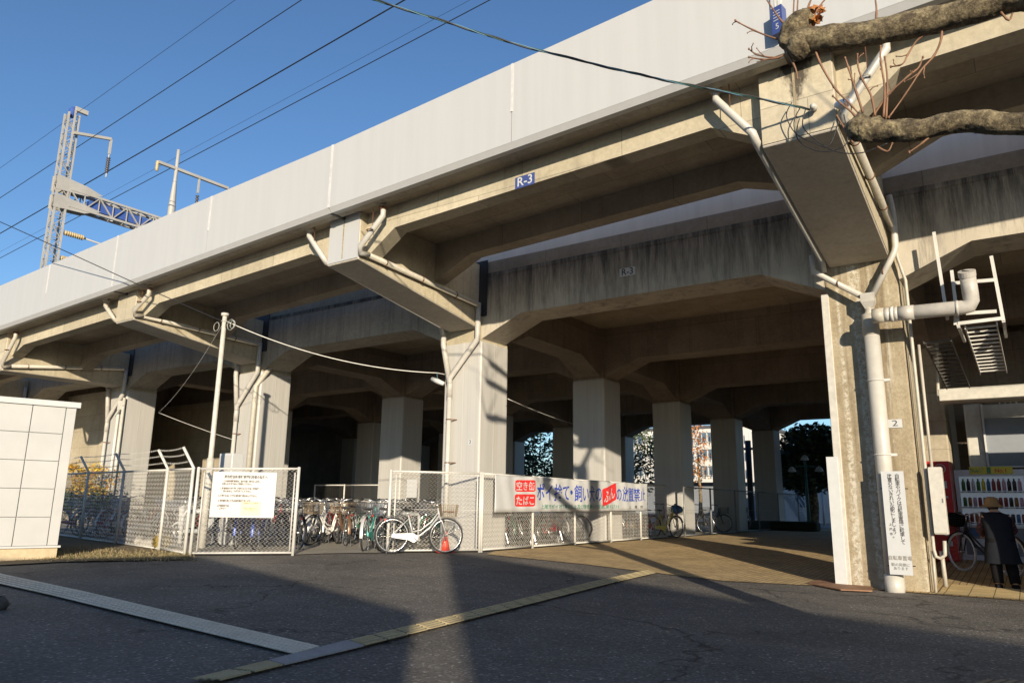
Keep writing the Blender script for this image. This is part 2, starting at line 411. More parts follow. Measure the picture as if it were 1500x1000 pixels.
# ------------------------------------------------------------------ camera, light, sky
cam = bpy.data.cameras.new('camera'); co = bpy.data.objects.new('camera', cam); COL.objects.link(co)
r_, u_, f_ = R3 @ V((1, 0, 0)), R3 @ V((0, 1, 0)), R3 @ V((0, 0, 1))
co.matrix_world = Matrix(((r_.x, u_.x, -f_.x, 0), (r_.y, u_.y, -f_.y, 0), (r_.z, u_.z, -f_.z, CAMH), (0, 0, 0, 1)))
cam.sensor_width = 36; cam.lens = 36 * F / 1500; cam.clip_end = 5000; cam.clip_start = .05
SC.camera = co
EL = 13.5; AZ = -40.66                     # the sun's height; the heading of its light, from +Y towards +X
SUN = V((sin(radians(AZ)) * cos(radians(EL)), cos(radians(AZ)) * cos(radians(EL)), -sin(radians(EL))))
ld = bpy.data.lights.new('sun', 'SUN'); lo = bpy.data.objects.new('sun', ld); COL.objects.link(lo)
ld.energy = 5; ld.angle = radians(.5); ld.color = (1, .86, .65)
lo.rotation_euler = SUN.to_track_quat('-Z', 'Y').to_euler()
w = bpy.data.worlds.new('World'); SC.world = w; w.use_nodes = True
nt = w.node_tree; bg = nt.nodes['Background']; sk = nt.nodes.new('ShaderNodeTexSky'); sk.sky_type = 'NISHITA'; sk.sun_disc = False
sk.sun_elevation = radians(EL); sk.sun_rotation = atan2(-SUN.x, -SUN.y); sk.air_density = 1.0; sk.dust_density = .4; sk.ozone_density = 4.5
nt.links.new(sk.outputs[0], bg.inputs[0]); bg.inputs[1].default_value = .12
SC.view_settings.view_transform = 'Standard'; SC.view_settings.look = 'None'; SC.view_settings.gamma = 1; SC.view_settings.exposure = 0.0
SC.cycles.max_bounces = 8; SC.cycles.diffuse_bounces = 5

# ------------------------------------------------------------------ ground
import bmesh
def frange(a, b, s):
    n = int(round((b - a) / s)); return [a + (b - a) * i / n for i in range(n + 1)]
xs = [-1500, -500, -200, -100, -60, -40, -30] + frange(-26, -9.5, .5) + frange(-9.1, -2.3, .4) + frange(-1.9, 8.1, .5) + [12, 20, 40, 100, 300, 1500]
ys = [-1500, -300, -80, -30, -15] + frange(-8, 30, .5) + [34, 40, 50, 70, 100, 200, 500, 1500]
mb = MB(); mb.v = [(x, y, G(x, y)) for y in ys for x in xs]; nx = len(xs)
mb.f = [(j * nx + i, j * nx + i + 1, (j + 1) * nx + i + 1, (j + 1) * nx + i) for j in range(len(ys) - 1) for i in range(nx - 1)]
tag(mb.build('ground', 'asphalt'), kind='structure')
def sheet(name, pts, off, mat, step=.5, kind='structure', parent=None):
    bm = bmesh.new(); vs = [bm.verts.new((p[0], p[1], 0)) for p in pts]; bm.faces.new(vs)
    for ax, lo_, hi_ in ((0, min(p[0] for p in pts), max(p[0] for p in pts)), (1, min(p[1] for p in pts), max(p[1] for p in pts))):
        t = math.floor(max(lo_, -30) / step) * step
        while t < min(hi_, 42):
            if t > lo_:
                bmesh.ops.bisect_plane(bm, geom=bm.verts[:] + bm.edges[:] + bm.faces[:], plane_co=(t if ax == 0 else 0, t if ax == 1 else 0, 0), plane_no=(1 - ax, ax, 0))
            t += step
    for v in bm.verts: v.co.z = G(v.co.x, v.co.y) + off
    bmesh.ops.recalc_face_normals(bm, faces=bm.faces)
    if bm.faces[:] and bm.faces[:][0].normal.z < 0: bmesh.ops.reverse_faces(bm, faces=bm.faces)
    me = bpy.data.meshes.new(name); bm.to_mesh(me); bm.free()
    o = link(name, me, mat, parent)
    return tag(o, kind=kind) if kind else o
def P2(u, v): p = onG(u, v); return (p.x, p.y)
sheet('far_ground', [(-1400, 39), (1400, 39), (1400, 1400), (-1400, 1400)], .01, 'far_ground', 8)
sheet('brick_pavement', [P2(712, 812), P2(850, 826), P2(950, 838), P2(1059, 851), P2(1172, 857), (-2.55, 12.75), (-1.3, 12.62), (8, 12.3), (8, 38), (-9.45, 38), (-9.45, 13.1)], .012, 'pavers')
sheet('pavement_edge', [(-1.28, 12.66), (8, 12.36), (8, 13.6), (-1.28, 13.9)], .020, 'pavers_edge')
sheet('parking_slab', [(-13.05, 8.45), (-11.5, 9.55), (-10.62, 11.15), (-9.55, 12.8), (-9.55, 38), (-60, 38), (-60, 10.5), (-19, 9.4), (-16.7, 9.05), (-14.3, 8.65)], .016, 'concrete_floor')
sheet('verge', [P2(0, 829), P2(90, 824), P2(190, 822), P2(276, 820), (-13.1, 8.38), (-14.4, 8.6), (-16.8, 9.0), (-19, 9.35), (-24, 10.1), (-30, 9)], .022, 'soil')

def strip(name, quad, mat, nb, dash, bars=True):
    (a, b, c, d) = [onG(*q) for q in quad]       # a-b one long edge, d-c the other
    o = sheet(name, [(p.x, p.y) for p in (a, b, c, d)], .024, mat if mat == 'tactile_grey' else 'tactile_gap', .5)
    L = ((a - b).length + (d - c).length) / 2; n = max(1, int(L / .3)); m = MB()
    for i in range(n):
        for k in range(nb):
            t0, t1 = (i + .06) / n, (i + .94) / n
            if not dash: t0, t1 = i / n, (i + .985) / n
            s0 = (k + .5) / nb; P = lambda t: a.lerp(b, t).lerp(d.lerp(c, t), s0)
            p, q = P(t0), P(t1); p.z = G(p.x, p.y) + .026; q.z = G(q.x, q.y) + .026
            m.obox(p, q, .3 / nb * (.62 if dash else .80), .012)
    x = m.build(name.rstrip('s') + '_ridge', mat, o); return o
strip('tactile_paving', [(275, 1001), (394, 972), (416, 978), (322, 1001)], 'tactile_yellow', 4, True)
strip('tactile_paving', [(509, 942), (948, 836), (960, 841), (533, 950)], 'tactile_yellow', 4, True)
strip('tactile_paving', [(394, 972), (509, 942), (533, 950), (416, 978)], 'tactile_grey', 9, False)
strip('tactile_paving', [(-60, 829), (468, 951), (430, 962), (-60, 844)], 'tactile_white', 5, False)

# ------------------------------------------------------------------ main railway viaduct
XR = [-47, -39.4, -32.0, -24.6, -17.5, -9.75, -1.38, 6.9, 15.2]       # right faces of the pillar lines
XL = [x - 1.05 for x in XR]; XL[6] = -2.52
ZT = 4.75; ZB = 5.25; ZS = 6.22
ROWS = [12.85, 18.69, 24.35, 30.2, 35.86]
VI = T('railway_viaduct', 'massive grey concrete railway viaduct on rows of square pillars, its beams arched at the supports', 'viaduct', (-9, 24, 0))
def jacket(i, j):
    x0, x1, y0 = XL[i], XR[i], ROWS[j]; y1 = y0 + 1.05
    m = MB(); m.box(x0, x1, y0, y1, -.3, ZT)
    o = bevel(m.build('pillar', 'steel_jacket', VI), .05, 3)
    if (i, j) in ((5, 0), (5, 1), (4, 0), (4, 1), (5, 2), (3, 0)):
        s = MB()
        for fx in (.52,): s.box(x0 + (x1 - x0) * fx - .012, x0 + (x1 - x0) * fx + .012, y0 - .006, y0 + .02, .0, ZT - .01)
        if j == 0: s.box(x1 - .02, x1 + .006, y0 + .5, y0 + .52, .0, ZT - .01)
        s.build('weld_seam', 'steel_jacket', o)
    return o
for i in range(len(XR)):
    for j in range(5):
        if i in (0, 1) and j > 0: continue
        x0, x1, y0 = XL[i], XR[i], ROWS[j]
        if i == 6 and j == 1:
            m = MB(); m.box(x0, x1, y0, y0 + 1.05, -.3, ZT); bevel(m.build('pillar', 'concrete_wall', VI), .03)
        elif i == 6 and j == 0:
            m = MB()
            m.box(x0 + .02, x1, y0, y0 + 1.05, -.3, ZS - .03)
            p = bevel(m.build('pillar', 'concrete_weathered', VI), .035, 2); p['label'] = 'bare weathered concrete pillar with brown and white water stains'
            e = MB(); e.box(x0 - .05, x0 + .07, y0 - .035, y0 + .25, -.2, ZT - .05)
            bevel(e.build('corner_guard', 'post_cream', p), .008)
            e = MB(); e.box(x0 - .16, x0 + .015, y0 - .05, y0 - .02, .0, 2.0)
            bevel(e.build('guard_plate', 'white_paint', p), .004)
        else:
            jacket(i, j)
        if not (i == 6 and j == 0):
            h = MB(); h.box(x0 + .02, x1 - .02, y0 + .02, y0 + 1.03, ZT - .02, ZS + .05)
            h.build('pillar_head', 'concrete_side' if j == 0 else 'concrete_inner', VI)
def haunched(x0, x1, hl=1.08, drop=.47):
    return [(x0, ZT + .03), (x0 + hl, ZB), (x1 - hl, ZB), (x1, ZT + .03), (x1, ZS + .02), (x0, ZS + .02)]
for i in range(len(XR) - 1):
    for j, y in enumerate(ROWS):
        if i < 2 and j > 0: continue
        m = MB(); y0 = y + (.03 if j == 0 else .12)
        m.prism(haunched(XR[i] - .04, XL[i + 1] + .04), 'y', y0, y + .9)
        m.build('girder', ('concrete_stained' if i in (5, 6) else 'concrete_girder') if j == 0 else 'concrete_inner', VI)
for i in range(len(XR)):
    if i < 2: continue
    for j in range(4):
        ya, yb = ROWS[j] + 1.0, ROWS[j + 1] + .05
        m = MB(); pts = [(ya, ZT + .04), (ya + 1.1, ZB + .01), (yb - 1.1, ZB + .01), (yb, ZT + .04), (yb, ZS + .03), (ya, ZS + .03)]
        m.prism(pts, 'x', XL[i] + .13, XR[i] - .13)
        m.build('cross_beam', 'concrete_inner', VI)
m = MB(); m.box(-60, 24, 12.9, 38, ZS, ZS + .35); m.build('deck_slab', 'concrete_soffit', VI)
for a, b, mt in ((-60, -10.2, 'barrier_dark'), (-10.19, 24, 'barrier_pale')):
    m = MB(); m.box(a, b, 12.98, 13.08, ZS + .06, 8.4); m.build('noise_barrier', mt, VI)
m = MB(); m.box(-60, 24, 12.87, 12.975, ZS - .02, ZS + .07); m.build('drip_ledge', 'concrete_stained', VI)
m = MB(); m.box(-60, 24, 38, 38.12, ZS, 8.4); m.build('noise_barrier', 'barrier_dark', VI)
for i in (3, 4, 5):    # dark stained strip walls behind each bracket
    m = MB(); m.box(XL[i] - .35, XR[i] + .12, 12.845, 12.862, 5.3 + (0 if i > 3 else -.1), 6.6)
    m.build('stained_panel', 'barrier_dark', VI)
# ------------------------------------------------------------------ side guideway carried on brackets
zbL = [z * 1.0235 - .028 for z in (5.2, 5.3, 5.5, 5.8, 6.03, 6.35, 6.66, 6.98, 7.3)]
ztL = [z * 1.0235 - .028 for z in (6.6, 6.75, 6.92, 7.17, 7.42, 7.69, 8.17, 8.62, 9.05)]
tipb = [4.7, 4.7, 4.75, 4.83, 5.45, 5.6, 5.77, 6.05, 6.3]
colb = [4.8, 4.8, 4.82, 4.86, 4.98, 5.03, 5.15, 5.2, 5.3]
XC = [(XL[i] + XR[i]) / 2 for i in range(len(XR))]
def interp(L, x):
    for i in range(len(XC) - 1):
        if x <= XC[i + 1] or i == len(XC) - 2:
            return L[i] + (L[i + 1] - L[i]) * (x - XC[i]) / (XC[i + 1] - XC[i])
GW = T('elevated_guideway', 'long elevated guideway with smooth off-white parapet, carried on concrete brackets beside the viaduct', 'guideway', (-9, 10, 0))
def bx0(i): return XL[i] + .12
def bx1(i): return XR[i] - .10
for i in range(len(XR)):
    zz = zbL[i] + .08
    m = MB(); pts = [(9.12, tipb[i]), (12.84, colb[i]), (12.84, zz - .02), (9.12, zz)]
    m.prism(pts, 'x', bx0(i), bx1(i))
    b = bevel(m.build('bracket', 'concrete_bracket' if i != 5 else 'concrete_bracket', GW), .012)
    e = MB(); e.prism([(9.14, tipb[i] + .02), (12.83, colb[i] + .02), (12.83, zz - .03), (9.14, zz - .01)], 'x', bx1(i) - .01, bx1(i) + .008)
    e.build('bracket_side', 'concrete_side', b)
    e = MB(); fm = 'parapet' if i in (5,) else ('concrete_joint_stain' if i == 6 else 'concrete')
    e.box(bx0(i) + .01, bx1(i) - .01, 9.105, 9.13, tipb[i] + .03, zz - .01); e.build('bracket_face', fm, b)
    c = (bx0(i) + bx1(i)) / 2
    if i in (5, 6):
        e = MB(); e.box(c - .025, c + .005, 9.098, 9.106, tipb[i] + .08, zz - .02); e.build('rust_run', 'concrete_weathered', b)
def sweep(prof0, prof1, x0, x1): return [(x0, p[0], p[1]) for p in prof0], [(x1, p[0], p[1]) for p in prof1]
for i in range(len(XR) - 1):
    xa, xb = XC[i] + .012, XC[i + 1] - .012
    za, zb_ = zbL[i], zbL[i + 1]; ta, tb = ztL[i], ztL[i + 1]
    def pr(z, t): return [(8.7, z + .09), (8.76, z), (9.02, z), (9.04, z + .06), (9.04, z + .3), (8.86, z + .34), (8.86, t), (8.7, t)]
    m = MB()
    # the parapet in two panels with an open joint between
    xm = (xa + xb) / 2
    zm, tm = (za + zb_) / 2, (ta + tb) / 2
    for (q0, q1, z0, z1, t0, t1) in ((xa, xm - .008, za, zm, ta, tm), (xm + .008, xb, zm, zb_, tm, tb)):
        pn = MB().loft(*sweep([(8.7, z0 + .09), (8.86, z0 + .09), (8.86, t0), (8.7, t0)], [(8.7, z1 + .09), (8.86, z1 + .09), (8.86, t1), (8.7, t1)], q0, q1)).build('parapet_panel', 'parapet', GW)
    m = MB().loft(*sweep([(8.702, za + .088), (8.755, za), (8.86, za), (8.86, za + .088)], [(8.702, zb_ + .088), (8.755, zb_), (8.86, zb_), (8.86, zb_ + .088)], xa, xb)); m.build('chamfer', 'parapet', GW)
    m = MB().loft(*sweep([(8.863, za + .004), (9.02, za + .004), (9.02, za + .09), (8.863, za + .09)], [(8.863, zb_ + .004), (9.02, zb_ + .004), (9.02, zb_ + .09), (8.863, zb_ + .09)], xa, xb)); m.build('edge_beam', 'concrete_girder', GW)
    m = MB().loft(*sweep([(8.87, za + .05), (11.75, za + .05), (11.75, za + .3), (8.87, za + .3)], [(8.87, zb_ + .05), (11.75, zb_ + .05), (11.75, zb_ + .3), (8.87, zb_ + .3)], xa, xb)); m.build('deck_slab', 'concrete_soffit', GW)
    m = MB().loft(*sweep([(11.6, za + .31), (11.75, za + .31), (11.75, za + .70), (11.6, za + .70)], [(11.6, zb_ + .31), (11.75, zb_ + .31), (11.75, zb_ + .70), (11.6, zb_ + .70)], xa, xb)); m.build('inner_parapet', 'parapet', GW)  # unseen from below; height set to keep direct sun off the barrier
    g0, g1 = bx1(i) - .02, bx0(i + 1) + .02
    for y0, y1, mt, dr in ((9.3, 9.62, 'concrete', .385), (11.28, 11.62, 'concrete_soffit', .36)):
        def gz(x): return interp(zbL, x) - dr
        hl = .75 if y0 < 10 else 1.0
        dl = max(.12, (gz(g0) - tipb[i]) - (.04 if i != 3 else .45)); dr_ = max(.1, min(.42, gz(g1) - tipb[i + 1] - .12)) if y0 < 10 else .35
        if y0 > 10: dl = .42
        pts = [(g0, gz(g0) - dl), (g0 + hl, gz(g0 + hl)), (g1 - hl * 1.0, gz(g1 - hl)), (g1, gz(g1) - dr_), (g1, interp(zbL, g1) + .06), (g0, interp(zbL, g0) + .06)]
        MB().prism(pts, 'y', y0, y1).build('girder', mt, GW)
# weathered thin lip under the girder
for i in (4, 5, 6):
    c = XC[i]
    m = MB(); m.box(c - .03, c + .03, 8.77, 9.2, zbL[i] - .015, zbL[i] + .045); m.build('joint_seal', 'black', GW)
    m = MB(); m.loft([(c - .035 + dx, 8.693, z) for dx, z in ((0, zbL[i] + .09), (.05, zbL[i] + .09), (.05, ztL[i] + .005), (0, ztL[i] + .005))], [(c - .035 + dx, 8.7, z) for dx, z in ((0, zbL[i] + .09), (.05, zbL[i] + .09), (.05, ztL[i] + .005), (0, ztL[i] + .005))]); m.build('joint_cover', 'joint_pale', GW)
for i in (3, 4, 5, 6):
    for x in ([(XC[i] + XC[i + 1]) / 2] if i < 7 else []):
        z0, z1 = interp(zbL, x), interp(ztL, x)
        m = MB(); m.box(x - .02, x + .025, 8.69, 8.7, z0 + (z1 - z0) * .42, z1); m.build('joint_cover', 'joint_pale', GW)
# gutters: pipes from the deck down along each bracket to the pillar
def clamp_ring(m, p, r): m.ring(p, r, .012, 'z', 12, 5)
def pipes(i, big=False):
    g = GW; r = .055
    x1 = bx1(i) + .07; x0 = bx0(i) - .07; zf = zbL[i]; zt_ = tipb[i]
    pz = lambda y: tipb[i] + (colb[i] - tipb[i]) * (y - 9.12) / 3.72 + .12
    A = [(x1 + .55, 9.09, zf + .07), (x1 + .55, 9.09, zf - .16), (x1 + .04, 9.05, zt_ + .2), (x1, 9.1, zt_ + .10), (x1 + .02, 9.3, pz(9.3) + .02)]
    B = [(x1 + .02, 9.3, pz(9.3) + .02), (x1 + .02, 12.62, pz(12.62) + (.35 if i > 3 else .45)), (x1 + .02, 12.72, pz(12.62) + .3)]
    for nm, pts, mt in (('drain_pipe', A, 'pipe_white' if i >= 5 else 'pipe'), ('drain_pipe', B, 'pipe' if i < 6 else 'pipe')):
        MB().tube(pts, r, 10).build(nm, mt, g, True)
    k = MB(); k.ring((x1 + .55, 9.09, zf - .02), r + .006, .028, 'z', 14, 6)
    k.ring((x1 + .3, 9.025, (zf + zt_) / 2 + .02), r + .004, .012, 'z', 12, 5); k.build('pipe_clamp', 'bracket_rust' if i < 6 else 'pipe', g)
    for y in (9.75, 10.8, 11.9):
        t = (y - 9.3) / 3.32; z = pz(9.3) + .02 + t * (pz(12.62) + (.35 if i > 3 else .45) - pz(9.3) - .02)
        MB().ring((x1 + .02, y, z), r + .004, .012, 'y', 12, 5).build('pipe_clamp', 'bracket_rust', g)
    C = [(x0 - .5, 9.09, zf + .07), (x0 - .5, 9.09, zf - .16), (x0 - .02, 9.05, zt_ + .2), (x0 - .0, 9.12, zt_ + .1), (x0 + .0, 12.6, colb[i] + .12), (x0, 12.7, colb[i] - .1)]
    MB().tube(C, r, 10).build('drain_pipe', 'pipe_white' if i >= 5 else 'pipe', g, True)
    k = MB(); k.ring((x0 - .5, 9.09, zf - .02), r + .006, .028, 'z', 14, 6); k.build('pipe_clamp', 'pipe', g)
    k = MB()
    for px in (x1 + .33, x0 - .3): k.tube([(px, 9.05, zf), (px, 9.05, (zf + zt_) / 2 + .05)], .006, 5)
    k.build('hanger_rod', 'bracket_rust', g)
for i in (3, 4, 5, 6): pipes(i)
# downpipes on the pillar fronts
for i in (2, 3, 4, 5):
    yf = 12.85; r = .065; xj = XL[i] + .22 if i < 5 else XL[i] + .27
    zc = colb[i]; zj = 3.85 if i == 5 else 3.7
    xr, xl = bx1(i) + .09, bx0(i) - .07
    if i == 5: xr = XR[i] - .02
    MB().tube([(xr, yf - .13, zc + .55), (xr, yf - .13, zc - .15), (xr, yf - .13, zc - .28), (xj, yf - .12, zj + .1), (xj, yf - .12, zj - .1), (xj, yf - .12, zj - .35)], r, 10).build('downpipe', 'pipe_grey', VI, True)
    MB().tube([(xl, yf - .13, zc - .02), (xl, yf - .13, zc - .3), (xj, yf - .12, zj - .05)], r, 10).build('downpipe', 'pipe_grey', VI, True)
    MB().tube([(xj, yf - .12, zj - .33), (xj, yf - .12, .0)], r * .85, 10).build('downpipe', 'pipe_white', VI, True)
    for z in (3.0, 2.05, 1.0):
        m = MB(); m.ring((xj, yf - .12, z), r * .9, .012, 'z', 12, 5); m.obox((xj + .04, yf - .12, z), (xj + .14, yf, z), .025, .02); m.build('pipe_clamp', 'bracket_rust', VI)
m = MB().tube([(-17.1 - .4, 13.4, 5.2), (-17.45, 12.98, 4.72), (-17.6, 12.77, 4.3), (-17.6, 12.77, 0)], .075, 10); m.build('downpipe', 'pipe', VI, True)

# ------------------------------------------------------------------ fences
def onpl(u, v, a, b):                     # pixel ray meets the vertical plane through a and b
    d = W(u, v); n = V((-(b[1] - a[1]), b[0] - a[0], 0)); t = n.dot(V((a[0], a[1], 0)) - CAM) / n.dot(d)
    return CAM + d * t
def mesh_wire(mb, a, b, za, zb, h, s=.058, r=.0026):
    a, b = V((a[0], a[1], 0)), V((b[0], b[1], 0)); L = (b - a).length; n = max(1, int(L / s)); s = L / n; d = (b - a).normalized()
    nr = V((-d.y, d.x, 0)); rows = int(h / (s * .5))
    for k in range(n):
        pts = []
        for j in range(rows + 1):
            t = k * s + (s if j % 2 else 0); z = j * h / rows
            pts.append(a + d * t + V((0, 0, za + (zb - za) * t / L + z)) + nr * (.002 if k % 2 else -.002))
        mb.tube(pts, r, 3, False)
def fence(name, label, pts, h=1.6, posts=None, group=None, frame=False, wire=.0026, mat='galv', arms=None, mid=True, lw='chain_link', s=.058):
    o = T(name, label, 'fence' if 'gate' not in name else 'gate', (pts[0][0], pts[0][1], G(*pts[0])), 0, group)
    for a, b in zip(pts[:-1], pts[1:]):
        za, zb = G(*a) + .05, G(*b) + .05
        m = MB(); mesh_wire(m, a, b, za, zb, h - .06, s, wire); m.build('chain_link', lw, o)
        r = MB(); A = V((*a, za)); B = V((*b, zb)); up = V((0, 0, h - .05))
        r.tube([A + up, B + up], .021, 8); r.build('rail', mat, o, True)
        MB().tube([A, B], .017, 8).build('rail', mat, o, True)
        if mid:
            MB().tube([A + V((0, 0, h * .5)), B + V((0, 0, h * .5))], .004, 5).build('tension_wire', mat, o)
    for k, p in enumerate(posts or pts):
        g = G(*p); m = MB(); m.tube([(p[0], p[1] - .03, g - .05), (p[0], p[1] - .03, g + h + .02)], .03, 10); m.ball((p[0], p[1] - .03, g + h + .02), .032, .032, .015)
        po = m.build('post', mat, o, True)
        if arms:
            c = V((p[0], p[1] - .03, g + h)); tip = c + V(arms)
            MB().tube([c - V((0, 0, .03)), c + V((0, 0, .02)), tip], .028, 8).build('barbed_arm', mat, po, True)
    if arms:
        for f in (.35, .68, .97):
            m = MB()
            for a, b in zip((posts or pts)[:-1], (posts or pts)[1:]):
                A = V((a[0], a[1] - .03, G(*a) + h)) + V(arms) * f; B = V((b[0], b[1] - .03, G(*b) + h)) + V(arms) * f
                q = arc(A, B, .03, 12); m.tube(q, .0035, 4)
                n = int((B - A).length / .1)
                for k in range(n):
                    t = (k + .5) / n; i = min(11, int(t * 12)); c = q[i].lerp(q[i + 1], t * 12 - i); e = random.uniform(0, pi)
                    m.tube([c - V((.0, cos(e), sin(e))) * .022, c + V((.0, cos(e), sin(e))) * .022], .003, 3); m.tube([c - V((.012, -sin(e), cos(e))) * .02, c + V((.012, -sin(e), cos(e))) * .02], .003, 3)
            m.build('barbed_wire', mat, o)
    return o
FL = [(-13.08, 8.3), (-14.45, 8.6), (-16.8, 8.96), (-19.1, 9.3), (-21.5, 9.7), (-24, 10.1)]
fence('barbed_fence', 'chain-link fence topped with three strands of barbed wire on bent arms, beside the white shed', FL, 1.6, arms=(-.12, -.18, .40), wire=.006, s=.08)
GA, GB, GC, GD = (-13.0, 8.36), (-11.5, 9.5), (-10.62, 11.1), (-9.52, 12.66)
g1 = fence('chain_link_gate', 'galvanised chain-link gate panel carrying the large white notice', [GA, GB], 1.6, wire=.0062, s=.08)
g2 = fence('chain_link_gate', 'galvanised chain-link gate panel in front of the pillar numbered 3, right of the opening', [GC, GD], 1.6, wire=.0062, s=.08)
for g_, a, b in ((g1, GA, GB), (g2, GC, GD)):
    a, b = V((*a, G(*a))), V((*b, G(*b))); d = (b - a).normalized(); m = MB()
    for p in (a + d * .09, b - d * .09): m.tube([p + V((0, 0, .08)), p + V((0, 0, 1.53))], .014, 8)
    m.build('frame', 'galv', g_, True)
FX = -9.5
ys_ = [12.7] + [atx(u, 800, FX).y for u in (781, 843, 896, 940)] + [22.3]
fence('chain_link_fence', 'chain-link fence beside the brick pavement with the long white banner hung on it', [(FX, y) for y in ys_], 1.6, wire=.006, s=.09)
ys2 = [23.8, 26.3, 29.0, 32, 35, 38.5, 42]
fence('chain_link_fence', 'dark chain-link fence deeper under the viaduct, past the yellow bicycle', [(FX, y) for y in ys2], 1.6, wire=.002, mat='galv_dark', lw='galv_dark', s=.1)
pa, pb, pc = aty(462, 720, 20.5), aty(505, 720, 20.5), aty(556, 720, 20.5)
fence('chain_link_fence', 'pale chain-link fence at the back of the bicycle parking area', [(p.x, 20.5) for p in (pa, pb, pc)], 1.6, wire=.003, s=.09)

# ------------------------------------------------------------------ signs
def plate(name, label, cat, c, xd, yd, w, h, mat, th=.004, group=None, rim=None):
    c, xd, yd = V(c), V(xd).normalized(), V(yd).normalized(); n = xd.cross(yd)
    o = T(name, label, cat, c, 0, group)
    q = lambda s, a, b: c + xd * a * s + yd * b * s
    pts = [c + xd * a * w / 2 + yd * b * h / 2 for a, b in ((-1, -1), (1, -1), (1, 1), (-1, 1))]
    MB().loft([p - n * th for p in pts], pts).build('panel', mat, o)
    return o, c + n * .001, xd, yd
XD, ZD = V((1, 0, 0)), V((0, 0, 1))
p = aty(769, 265, 9.29)
o, c, xd, yd = plate('span_number_sign', 'small dark blue plate reading R-3 on the edge of the elevated guideway', 'sign', (p.x, 9.285, p.z), (1, 0, .03), ZD, .38, .20, 'sign_blue')
text('lettering', 'R-3', .22, 'sign_white', c, xd, yd, o, sx=1.0, bold=.002)
p = aty(919, 398, 12.87)
o, c, xd, yd = plate('span_number_sign', 'small white plate with black R-3 on the stained viaduct beam', 'sign', (p.x, 12.868, p.z), XD, ZD, .34, .17, 'sign_white')
text('lettering', 'R-3', .19, 'ink_black', c, xd, yd, o, bold=.002)
for (u, v, ch, sz, lb, y) in ((688.5, 647, '3', .13, 'white number plate 3 on the ribbed pillar behind the gate', 12.842), (368, 661, '4', .13, 'white number plate 4 on the pillar with the pole shadow', 12.842), (1311, 620, '2', .15, 'white number plate 2 on the weathered concrete pillar', 12.835)):
    p = aty(u, v, y)
    o, c, xd, yd = plate('pillar_number_plate', lb, 'sign', (p.x, y, p.z), XD, ZD, .10 if ch != '2' else .20, .13, 'sign_white')
    if ch == '2': text('lettering', '2', .13, 'ink_black', c, xd, yd, o, bold=.0, sx=1.4)
    else: text('lettering', ch, .12, 'ink_black', c, xd, yd, o)
# notice on the gate
dG = V((GB[0] - GA[0], GB[1] - GA[1], 0)).normalized(); nG = V((dG.y, -dG.x, 0))
a = onpl(308, 757, GA, GB); b = onpl(402, 757, GA, GB); t_ = onpl(318, 690.5, GA, GB)
wN = (b - a).length; hN = t_.z - a.z + .0; cN = (a + b) / 2; cN.z = a.z + hN / 2
o, c, xd, yd = plate('notice_board', 'large white notice with rows of small dark writing wired to the gate', 'notice', cN + nG * .06, dG, ZD, wN, hN, 'sign_white')
TX = lambda s, size, mat, x, y, al='LEFT', sx=1.0: text('lettering', s, size, mat, c + xd * (x - .5) * wN + yd * (.5 - y) * hN, xd, yd, o, al, sx=sx, bold=.0022)
TX('原市駅自転車駐車場利用者の皆様へ', .062, 'ink_grey', .52, .115, 'CENTER', .82)
for i, (x, y, s) in enumerate(((.17, .21, 'この自転車駐車場は、当分の間、無料とします。'), (.15, .27, 'お互いにゆずり合って利用して下さい。'),
        (.13, .37, '1. 駐車場内での盗難、破損等については一切責任を'), (.18, .43, '負いません。必ず施錠をして下さい。'), (.11, .53, '2. 通路等には、絶対に自転車を置かないで下さい。'),
        (.11, .64, '3. 長期間放置してある自転車は撤去します。'), (.10, .75, '4. 駐車場内では、'), (.14, .81, 'ご注意を'))):
    TX(s, .040, 'ink_brown', x, y, 'LEFT', .80)
q = c + xd * .13 * wN + yd * -.30 * hN; pts = [q + xd * s1 * .155 * wN + yd * s2 * .15 * hN for s1, s2 in ((-1, -1), (1, -1), (1, 1), (-1, 1))]
MB().loft(pts, [p + nG * .003 for p in pts]).build('sticker', 'cream_card', o)
text('lettering', '駐輪場内の注意事項', .035, 'ink_brown', q + yd * .115 * hN + nG * .004, xd, yd, o, sx=.85)
text('lettering', '自転車の盗難が多発して\nいます。かぎをかけて\n下さい。', .026, 'ink_brown', q + nG * .004 - yd * .03 * hN, xd, yd, o, sx=.9)
# banner on the fence X = FX, facing +X
BX = FX + .05; p0 = atx(724, 694, BX); p1 = atx(947, 711, BX)
y0, y1 = p0.y, p1.y; zt0, zb0 = atx(724, 694, BX).z, atx(720, 750, BX).z; zt1, zb1 = atx(946, 708, BX).z, atx(952, 747.5, BX).z
BN = T('cloth_banner', 'long white banner with big blue lettering and red boxes tied along the fence', 'banner', (BX, (y0 + y1) / 2, zb0))
def bw(t, s):     # t along, s up: the sagging, rippling cloth
    y = y0 + (y1 - y0) * t; z = (zb0 + (zb1 - zb0) * t) * (1 - s) + (zt0 + (zt1 - zt0) * t) * s
    z -= .02 * abs(sin(t * 5 * pi)) * s
    return V((BX + .02 + .018 * sin(t * 41) * (.4 + .6 * s) + .010 * sin(t * 93 + s * 3), y, z))
nu, nv = 160, 8; m = MB(); m.v = [tuple(bw(i / nu, j / nv)) for j in range(nv + 1) for i in range(nu + 1)]
m.f = [(j * (nu + 1) + i, j * (nu + 1) + i + 1, (j + 1) * (nu + 1) + i + 1, (j + 1) * (nu + 1) + i) for j in range(nv) for i in range(nu)]
clo = m.build('cloth', 'sign_white', BN, True); sd = clo.modifiers.new('s', 'SOLIDIFY'); sd.thickness = .002
BLn = y1 - y0; BH = zt0 - zb0
